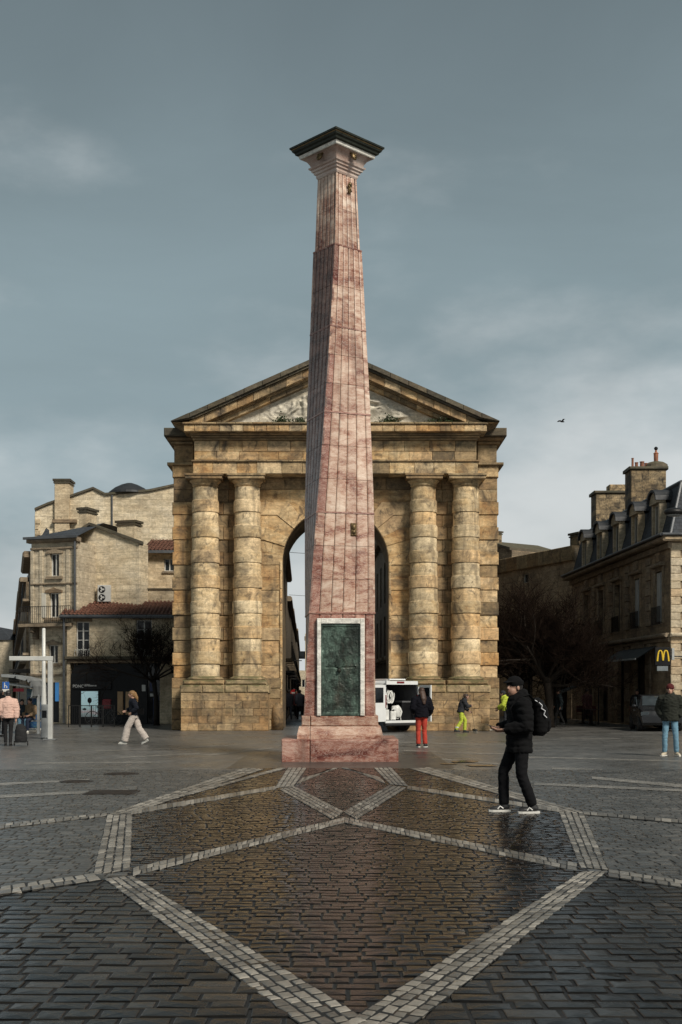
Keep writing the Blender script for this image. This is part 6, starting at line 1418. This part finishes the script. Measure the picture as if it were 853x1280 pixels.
def person(name, label, loc, rz, J=None, height=1.75, head_yaw=0.0, head_pitch=0.0, skin=SKIN, jacket=None, trousers=None, shoes=None, hair=None, hat=None, voxel=.014, hands=(True, True), curl=.6, palm=None, group=None, extra=None, seed=1, faces=True, fine=.009, baffle=0.0):
    P = dict(STAND); P.update(J or {}); k = height/1.75
    t = thing(name, label, 'person', loc, rz, group); t.scale = (k, k, k)
    rot = Matrix.Rotation(head_yaw, 3, 'Z') @ Matrix.Rotation(-head_pitch, 3, 'X')
    # one continuous body
    b = MB(); head_parts(b, P['head'], rot)
    b.path([P['neck'] - V(0,0,.06), P['neck'] + V(0,.005,.03), P['head'] + rot @ V(0,-.01,-.05)], [.066,.055,.052], 12)
    pel, ch, nk = P['pel'], P['chest'], P['neck']
    def torso(mb, g, lo=-.06):
        pts = [(pel+V(0,0,lo), .145, .10), (pel+V(0,0,.05), .145, .10), (pel.lerp(ch,.5), .135, .095), (ch, .155, .11), (ch.lerp(nk,.55), .16, .10), (nk-V(0,0,.035), .095, .075)]
        mb.rings([(p.x, p.y, p.z, rx+g, ry+g) for p, rx, ry in pts], 18)
    torso(b, -.015)
    for s, e, w_ in (('sL','eL','wL'), ('sR','eR','wR')):
        b.path([P[s], P[s].lerp(P[e],.5), P[e], P[e].lerp(P[w_],.5), P[w_]], [.050,.045,.038,.036,.026], 10)
    for h, kn, a in (('hL','kL','aL'), ('hR','kR','aR')):
        b.path([P[h]+V(0,0,.02), P[h].lerp(P[kn],.4), P[kn], P[kn].lerp(P[a],.35), P[a]], [.085,.072,.052,.052,.038], 10)
    for i, (e, w_) in enumerate((('eL','wL'), ('eR','wR'))):
        if hands[i]:
            d = P[w_]-P[e]; nrm = (palm[i] if palm else V((1 if i == 0 else -1), .2, 0)); hand(b, P[w_], d, nrm, -1 if i == 0 else 1, curl)
    remesh(b, fine, 'body', skin, t, smooth=2)
    if faces:
        for e in (-1, 1): MB().ell(P['head'] + rot @ V(e*.03,.081,.016), .010, .006, .006, 8, 6, rot).build('eye', EYE, t)
        MB().ell(P['head'] + rot @ V(0,.084,-.058), .022, .007, .007, 10, 6, rot).build('mouth', LIP, t)
    if jacket:
        m, hem, fat, collar = jacket; j = MB(); hz = hem
        pts = [(V(pel.x, pel.y, hz), .165, .125), (V(pel.x, pel.y, max(hz+.05, pel.z)), .168, .125), (pel.lerp(ch,.45), .155, .12), (ch, .172, .128), (ch.lerp(nk,.5), .175, .115), (nk+V(0,0,-.03), .115, .09), (nk+V(0,0,.01), .078, .072)]
        j.rings([(p.x, p.y, p.z, rx+fat, ry+fat) for p, rx, ry in pts], 20)
        for s, e, w_ in (('sL','eL','wL'), ('sR','eR','wR')):
            q = P[w_] + (P[e]-P[w_])*.06
            j.path([P[s].lerp(ch+V(0,0,.09),.35), P[s]+V(0,0,.0), P[s].lerp(P[e],.5), P[e], P[e].lerp(q,.5), q], [.07+fat*.6,.074+fat*.7,.064+fat,.058+fat,.052+fat*.9,.043+fat*.5], 12)
        if collar: j.path([nk+V(.075*math.cos(a*.7854)+0, .07*math.sin(a*.7854)-.01, .035+.02*collar*math.sin(-a*.7854)) for a in range(9)], .022+.012*collar, 8)
        if collar > 1: j.ell(nk+V(0,-.10,-.02), .13, .07, .085, 14, 8)
        remesh(j, voxel, 'jacket', m, t, .006+fat*.10, 9.0, 3, seed, baffle)
    if trousers:
        m, wd = trousers; q = MB(); q.rings([(pel.x, pel.y, pel.z-.10, .150, .112), (pel.x, pel.y, pel.z, .158, .118), (pel.x, pel.y, pel.z+.09, .142, .105)], 18)
        for h, kn, a in (('hL','kL','aL'), ('hR','kR','aR')):
            e = P[a] + (P[kn]-P[a])*.02; q.path([P[h]+V(0,0,.03), P[h].lerp(P[kn],.45), P[kn], P[kn].lerp(e,.5), e], [.092,.085*wd[0],.068*wd[1],.064*wd[2],.058*wd[3]], 12)
        remesh(q, voxel, 'trousers', m, t, .007, 8.0, 3, seed+5)
    if shoes:
        m, sole = shoes
        for a, td in (('aL','tL'), ('aR','tR')):
            d = P[td].normalized(); p = P[a].copy(); f0 = p - V(0,0,.045) + V(0,0,0); s_ = MB()
            s_.path([f0-d*.065+V(0,0,.012), f0-d*.03+V(0,0,.02), f0+d*.05+V(0,0,.004), f0+d*.13-V(0,0,.008), f0+d*.185-V(0,0,.014)], [.036,.047,.046,.044,.026], 12, .85); s_.path([p+V(0,0,.03), p-V(0,0,.03)], [.045,.05], 10)
            so_ = remesh(s_, min(voxel, .012), 'shoe', m, t, smooth=2)
            z0 = min(v.co.z for v in so_.data.vertices); sb = MB(); sd = V(-d.y, d.x, 0); pts2 = []
            for u_, w2 in ((-.085,.026),(-.06,.042),(0,.045),(.08,.050),(.15,.046),(.20,.024)):
                pts2.append((f0+d*u_, w2))
            zb = p.z-.092 if d.z < .1 else p.z-.09
            poly = [(c+sd*w2) for c, w2 in pts2] + [(c-sd*w2) for c, w2 in pts2[::-1]]
            sb.add([(c.x, c.y, c.z-.045) for c in poly]+[(c.x, c.y, c.z-.018) for c in poly], [tuple(range(11,-1,-1)), tuple(range(12,24))]+[(i,(i+1)%12,(i+1)%12+12,i+12) for i in range(12)]); sb.build('sole', sole, so_)
    c = P['head']
    def hq(x, y, z): return c + rot @ V(x, y, z)
    if hair:
        m, kind = hair; h_ = MB()
        h_.ell(hq(0,-.022,.045), .088, .104, .090, 16, 10, rot); h_.ell(hq(0,-.05,.0), .080, .070, .085, 14, 8, rot)
        if kind == 'long':
            h_.path([hq(0,-.05,.03), hq(0,-.12,-.08), hq(.0,-.19,-.20), hq(0,-.215,-.36)], [.088,.088,.085,.04], 12, .6, up=rot @ V(0,1,0))
        if kind == 'bun': h_.ell(hq(0,-.11,.06), .05, .05, .05, 10, 8)
        if kind == 'blown': h_.path([hq(0,-.02,.06), hq(.0,-.10,.02), hq(.01,-.17,-.09), hq(.03,-.22,-.22)], [.085,.078,.06,.02], 12, .6, up=rot @ V(1,0,0))
        remesh(h_, max(.010, voxel*.8), 'hair', m, t, .006, 26, 1, seed+9)
    if hat:
        m, kind = hat; h_ = MB(); h_.ell(hq(0,-.012,.060), .094, .112, .088, 18, 10, rot)
        if kind == 'cap': h_.path([hq(0,.07,.062), hq(0,.12,.058), hq(0,.165,.045)], [.070,.066,.045], 12, .16, up=rot @ V(0,0,1)); h_.rings([(*hq(0,-.015,.035),.094,.112), (*hq(0,-.015,.085),.094,.112)], 18)
        else: h_.rings([(*hq(0,-.015,.02),.096,.114), (*hq(0,-.015,.055),.097,.115)], 18); h_.ell(hq(0,-.04,-.005), .084, .08, .06, 14, 8, rot)
        remesh(h_, .011, 'hat', m, t, .002, 20, 2)
    return t
def wpt(t, v): return t.matrix_basis @ Vector(v)

SOLE_W = plain('white rubber sole', (.55,.54,.50), .6, var=.1); SHOE_BK = plain('black trainer', (.014,.014,.015), .6)
# ---- man in black looking round, phone in hand
g = gr(648, 1016)
fm = person('person', 'man in black puffer jacket, cap and backpack holding a phone', (g.x, 16.15, 0), rad(96), height=1.79, head_yaw=rad(28), head_pitch=rad(-4), seed=2, voxel=.011, fine=.0075, skin=SKIN2, baffle=.011,
  J=dict(pel=V(0,-.02,.95), chest=V(0,-.03,1.30), neck=V(0,.0,1.475), head=V(0,.05,1.615), sL=V(-.195,-.03,1.40), sR=V(.195,-.03,1.40), eL=V(-.25,-.06,1.11), eR=V(.25,-.04,1.12), wL=V(-.12,.21,1.07), wR=V(.10,.24,1.09),
    hL=V(-.095,-.03,.91), hR=V(.095,.0,.91), kL=V(-.12,-.02,.49), kR=V(.12,.16,.51), aL=V(-.12,-.17,.09), aR=V(.13,.15,.09), tL=V(-.05,1,0), tR=V(.05,1,0)),
  jacket=(BLACKC, .78, .035, 2), trousers=(DENIM_BK, (1.0,1.05,1.08,1.1)), shoes=(SHOE_BK, SOLE_W), hat=(BLACKC, 'cap'), hair=(plain('dark short hair', (.012,.009,.008), .7), 'short'), palm=(V(.6,.2,.6), V(-.6,.2,.6)), curl=.7)
# white trim on the near shoes
WT = plain('white shoe trim', (.62,.61,.58), .5)
for a, td in ((V(-.12,-.17,.09), V(-.05,1,0)), (V(.13,.15,.09), V(.05,1,0))):
    d = td.normalized(); s_ = MB()
    for sx_ in (-1, 1): s_.path([a+d*.02+V(sx_*.046,0,-.045), a+d*.06+V(sx_*.044,0,-.015), a+d*.09+V(sx_*.040,0,-.05)], .010, 6)
    s_.build('shoe_trim', WT, fm)
bp = thing('backpack', 'rounded black backpack with white print worn by man in black', 'backpack', wpt(fm, (0,-.22,.99)), rad(96))
m = MB().rings([(0,-.05,.0,.10,.07),(0,-.07,.05,.145,.10),(0,-.08,.20,.155,.115),(0,-.07,.36,.150,.10),(0,-.04,.46,.12,.07),(0,-.02,.50,.05,.03)], 18); remesh(m, .012, 'bag', BLACKC, bp, .004, 9, 3); m = MB().rings([(0,-.155,.05,.09,.03),(0,-.175,.10,.11,.04),(0,-.175,.20,.11,.04),(0,-.16,.25,.08,.03)], 16); remesh(m, .012, 'pocket', BLACKC, bp, .003, 9, 2)
WPR = plain('white print', (.55,.56,.58), .6)
for s in (-1, 1): MB().path([(s*.10,.02,.46),(s*.12,.10,.54),(s*.13,.26,.50),(s*.14,.36,.36),(s*.15,.30,.16),(s*.13,.10,.06)], [.018]*6, 8, .4).build('strap', BLACKC, bp)
MB().path([(-.155,-.02,.44),(-.165,-.06,.40),(-.168,-.05,.36),(-.172,-.10,.33),(-.17,-.08,.28),(-.172,-.12,.24)], .007, 5).path([(-.14,.03,.47),(-.15,.0,.45)], .006, 5).build('print', WPR, bp)
ph = MB().cbox(-.036,.036,-.075,.075,-.004,.004,.002).build('phone', plain('dark phone glass', (.015,.016,.02), .15)); tag(ph, 'small dark phone held in front by the man in black', 'phone'); ph.location = wpt(fm, (-.02,.345,1.115)); ph.rotation_euler = (rad(18), 0, rad(96))
# ---- woman in red trousers by the van
g = gr(527, 934); RED = cloth('rust red trousers cloth', (.36,.042,.026)); NAVY = cloth('black coat cloth', (.005,.005,.008), .95, .25, .15)
wr = person('person', 'long haired person in black jacket and rust red trousers by van', (g.x, g.y, 0), rad(8), height=1.70, head_yaw=rad(12), seed=3, J=dict(kL=V(-.085,.03,.5), kR=V(.09,.0,.5), aL=V(-.09,.0,.09), aR=V(.10,-.07,.09), eL=V(-.25,-.03,1.15), wL=V(-.19,.16,1.02), eR=V(.27,-.02,1.13), wR=V(.24,.13,.93), tR=V(.5,1,0)),
  jacket=(NAVY, .88, .05, 1), trousers=(RED, (.98,1.0,1.05,1.15)), shoes=(SHOE_BK, SOLE_W), hair=(plain('dark brown hair', (.045,.022,.013), .55), 'long'), voxel=.015)
# ---- street cleaner with yellow trousers and broom
HIV = cloth('fluorescent yellow cloth', (.38,.44,.045), .7, .12); HIVR = plain('reflective tape', (.55,.56,.54), .35, .2); GREYC = cloth('dark grey work jacket', (.022,.023,.027))
g = gr(577.5, 911.5); Yc = 47.4
cl = person('person', 'street cleaner in dark jacket and fluorescent yellow trousers with broom', ((577.5-CX)*Yc/FPX, Yc, 0), rad(-78), height=1.62, head_pitch=rad(-14), seed=4, J=dict(pel=V(0,-.05,.90), chest=V(0,.03,1.22), neck=V(0,.12,1.38), head=V(0,.2,1.50), sL=V(-.18,.05,1.32), sR=V(.18,.05,1.32), eL=V(-.24,.15,1.06), eR=V(.24,.18,1.08), wL=V(-.12,.36,.90), wR=V(.10,.36,1.12), kL=V(-.1,.18,.50), kR=V(.1,-.05,.48), aL=V(-.1,.15,.09), aR=V(.1,-.3,.12), hL=V(-.09,-.05,.87), hR=V(.09,-.05,.87)),
  jacket=(GREYC, .84, .025, 1), trousers=(HIV, (1.05,1.1,1.15,1.2)), shoes=(SHOE_BK, RUB), hair=(plain('brown hair', (.04,.022,.014), .6), 'short'), voxel=.016, skin=SKIN2)
MB().lathe([(.088,.20),(.088,.25)], (.1,-.245,0), 12).build('reflective_band', HIVR, cl)
br = thing('broom', 'broom with long handle held by the street cleaner', 'broom', wpt(cl, (0,.50,0)), rad(-78)); MB().path([(0,.06,.12),(-.02,-.13,1.45)], .012, 6).build('handle', plain('broom handle', (.20,.14,.08), .6), br); MB().cbox(-.2,.2,.02,.1,.07,.13,.01).build('head', RUB, br)
m = MB()
for i in range(24): x = -.19+.38*i/23; m.path([(x,.06,.075),(x+R.uniform(-.02,.02),.08+R.uniform(-.03,.03),.0)], .006, 4)
m.build('bristles', plain('pale bristles', (.40,.38,.32), .8), br)
# ---- second cleaner half hidden by the man in black
Yc = 48.4
c2 = person('person', 'worker in fluorescent yellow jacket half hidden behind man in black', ((633-CX)*Yc/FPX, Yc, 0), rad(75), height=1.66, head_pitch=rad(-10), seed=6, J=dict(eL=V(-.23,.10,1.12), eR=V(.24,.12,1.12), wL=V(-.12,.34,1.0), wR=V(.08,.36,.92), chest=V(0,.05,1.28), neck=V(0,.10,1.45), head=V(0,.15,1.58)),
  jacket=(HIV, .86, .035, 1), trousers=(GREYC, (1.05,1.1,1.1,1.2)), shoes=(SHOE_BK, RUB), hat=(GREYC, 'beanie'), voxel=.017, skin=SKIN2)
MB().rings([(0,.0,1.02,.195,.155),(0,.0,1.12,.195,.155)], 20).build('navy_band', cloth('navy band', (.012,.014,.03)), c2)
# white foam / litter line the cleaners are sweeping
m = MB(); rr = random.Random(3); FO = plain('swept wet litter', (.34,.32,.28), .5, var=.4)
for i in range(26):
    px, py = rr.uniform(585, 626), rr.uniform(910.5, 913.0); q = gr(px, py); m.ell((q.x, q.y, .01), rr.uniform(.03,.10), rr.uniform(.03,.08), rr.uniform(.015,.04), 7, 5)
tag(m.build('swept_litter', FO), 'swept pale wet litter along the foot of gate', 'litter', kind='stuff')
# ---- man in jeans on the right
g = gr(838, 945); JEAN = cloth('faded blue denim', (.13,.24,.32), .9, .2); OLIVE = cloth('dark olive jacket cloth', (.016,.018,.013))
mj = person('person', 'person in dark olive jacket, red knit hat and pale blue jeans', (g.x, g.y, 0), rad(162), height=1.77, head_yaw=rad(-6), seed=8, hands=(False, False), J=dict(aL=V(-.15,-.02,.09), aR=V(.13,.03,.09), kL=V(-.13,.05,.5), kR=V(.12,.06,.5), eL=V(-.27,-.10,1.15), wL=V(-.19,.06,.96), eR=V(.27,-.10,1.15), wR=V(.19,.06,.96), tL=V(-.5,1,0), tR=V(.35,1,0)),
  jacket=(OLIVE, .86, .05, 1), trousers=(JEAN, (.92,.95,.98,1.0)), shoes=(plain('cream trainer', (.46,.40,.30), .6), SOLE_W), hat=(cloth('dark red knit', (.075,.012,.012)), 'beanie'), hair=(plain('dark curls', (.03,.012,.01), .7), 'short'), voxel=.014)
# ---- woman striding in pale wide trousers
g = gr(168, 930); PALET = cloth('pale pink wide trousers cloth', (.62,.54,.48), .9, .1)
ww = person('person', 'striding woman in dark top and pale wide trousers', (g.x, g.y, 0), rad(90), height=1.64, head_yaw=rad(10), head_pitch=rad(-6), seed=9, J=dict(pel=V(0,0,.93), kL=V(-.09,.20,.53), aL=V(-.09,.30,.09), kR=V(.09,-.14,.50), aR=V(.09,-.38,.15), tR=V(0,.85,-.45), chest=V(0,.03,1.28), neck=V(0,.05,1.46), head=V(0,.09,1.60), eL=V(-.24,-.12,1.16), wL=V(-.2,.06,1.02), eR=V(.24,.10,1.16), wR=V(.14,.28,1.08)),
  jacket=(cloth('navy black top', (.010,.012,.020)), .92, .018, 0), trousers=(PALET, (1.25,1.55,1.75,1.9)), shoes=(SOLE_W, SOLE_W), hair=(plain('light brown hair', (.30,.17,.07), .5), 'blown'), voxel=.015)
hb = thing('shoulder_bag', 'small dark shoulder bag at the hip of striding woman', 'bag', wpt(ww, (-.06,-.22,.96)), rad(90)); MB().cbox(-.03,.05,-.10,.10,0,.17,.02).build('pouch', BLACKC, hb); MB().path([(0,-.08,.16),(.02,.05,.40),(.06,.2,.50)], .008, 5).build('strap', BLACKC, hb)
# ---- woman in pink jacket with shopping trolley
g = gr(10.5, 932); PINK = cloth('dusty pink quilted cloth', (.54,.36,.295), .85, .1)
wp = person('person', 'woman in dusty pink quilted jacket pulling a shopping trolley', (g.x, g.y, 0), rad(12), height=1.62, seed=12, baffle=.006, J=dict(aL=V(-.08,.08,.09), kL=V(-.09,.08,.5), aR=V(.07,-.06,.09), kR=V(.08,.0,.5), eR=V(.25,-.03,1.12), wR=V(.25,-.09,.86), eL=V(-.25,-.02,1.12), wL=V(-.22,.08,.9)),
  jacket=(PINK, .88, .055, 1), trousers=(cloth('black trousers', (.012,.012,.013)), (.95,.95,.9,.85)), shoes=(SHOE_BK, RUB), hair=(plain('black hair', (.012,.010,.010), .5), 'short'), voxel=.015)
st = thing('shopping_trolley', 'black wheeled shopping trolley beside woman in pink jacket', 'trolley', wpt(wp, (.40,-.16,0)), rad(12))
m = MB().rings([(0,0,.12,.17,.13),(0,0,.2,.18,.14),(0,0,.45,.165,.13),(-.01,0,.58,.13,.10),(-.02,0,.64,.06,.05)], 16); remesh(m, .015, 'bag', cloth('black trolley cloth', (.016,.016,.017)), st, .005, 9, 2)
MB().path([(-.12,.1,.06),(-.14,.12,.6),(-.12,.14,.86)], .012, 6).path([(-.17,.05,.1),(.17,.05,.1)], .012, 6).path([(.15,0,.1),(.16,0,.3)], .01, 6).build('frame', TRAMG, st)
for x in (-.19, .19):
    o = MB().lathe([(.02,-.015),(.065,-.018),(.075,0),(.065,.018),(.02,.015)], seg=14).build('wheel', RUB, st); o.matrix_local = Matrix.Translation((x,.05,.075)) @ Matrix.Rotation(rad(90), 4, 'Y')
# ---- people waiting at the tram shelter
SIT = dict(pel=V(0,-.1,.58), chest=V(0,-.08,.93), neck=V(0,-.04,1.10), head=V(0,.0,1.24), sL=V(-.18,-.06,1.03), sR=V(.18,-.06,1.03), eL=V(-.24,.0,.78), eR=V(.24,.0,.78), wL=V(-.12,.22,.70), wR=V(.12,.22,.70), hL=V(-.09,-.08,.54), hR=V(.09,-.08,.54), kL=V(-.12,.36,.52), kR=V(.12,.36,.52), aL=V(-.12,.36,.09), aR=V(.12,.36,.09))
p = gr(48.5, 917); bx0 = sh
def shx(px): return (px-CX)*(p.y+.55)/FPX
shp = p
person('person', 'seated person in sandy brown coat waiting in the tram shelter', (shx(37), shp.y+.55, 0), rad(165), SIT, 1.70, jacket=(cloth('sandy brown coat', (.22,.15,.09)), .55, .03, 1), trousers=(cloth('navy trousers', (.015,.02,.04)), (1,1,1,1)), shoes=(SOLE_W, SOLE_W), hair=(plain('dark hair a', (.015,.012,.01), .6), 'short'), voxel=.02, fine=.013, seed=14)
person('person', 'seated person in denim waiting under the red line sign', (shx(27.5), shp.y+.55, 0), rad(200), SIT, 1.66, jacket=(cloth('dark teal coat', (.02,.03,.04)), .55, .03, 1), trousers=(JEAN, (.95,.95,.95,.95)), shoes=(SOLE_W, SOLE_W), hair=(plain('dark hair b', (.02,.014,.01), .6), 'long'), voxel=.02, fine=.013, seed=15)
g = gr(1.5, 921); person('person', 'dark coated person standing beyond the woman in pink jacket', (g.x, g.y, 0), rad(-20), None, 1.68, jacket=(BLACKC, .80, .04, 1), trousers=(DENIM_BK, (1,1,1,1)), shoes=(SHOE_BK, RUB), hair=(plain('dark hair c', (.012,.010,.01), .6), 'short'), voxel=.02, fine=.013, seed=16)
# ---- distant walkers in the street and under the trees
WALK = dict(kL=V(-.09,.16,.52), aL=V(-.09,.22,.09), kR=V(.09,-.08,.49), aR=V(.09,-.26,.12), eL=V(-.24,-.08,1.14), wL=V(-.24,-.02,.9), eR=V(.24,.06,1.14), wR=V(.24,.18,.94))
for i, (px, Yd, rz_, c1, c2_, lab) in enumerate(((375, 70, 10, (.05,.055,.07), (.02,.02,.025), 'walker in grey coat in the street behind the gate'), (370.5, 76, 170, (.10,.03,.035), (.02,.02,.025), 'walker in dull red coat in the street behind gate'), (361, 68, 20, (.012,.013,.018), (.015,.02,.03), 'walker in dark coat close to street wall behind gate'),
    (734, 60, 200, (.16,.07,.07), (.05,.03,.03), 'person in dull pink coat near the terrace tables'), (699, 57, 90, (.02,.03,.035), (.02,.02,.02), 'dark coated person standing by the range wall'), (797, 55.5, 150, (.012,.012,.013), (.015,.10,.13), 'dark jacketed person in teal trousers by mansard house'))):
    person('person', lab, ((px-CX)*Yd/FPX, Yd, 0), rad(rz_), WALK, 1.68, jacket=(cloth('coat %d' % i, c1), .75, .04, 1), trousers=(cloth('legs %d' % i, c2_), (1,1,1,1)), shoes=(SHOE_BK, RUB), hair=(plain('walker hair %d' % i, (.02,.015,.012), .6), 'short'), voxel=.022, fine=.016, seed=20+i, faces=False)
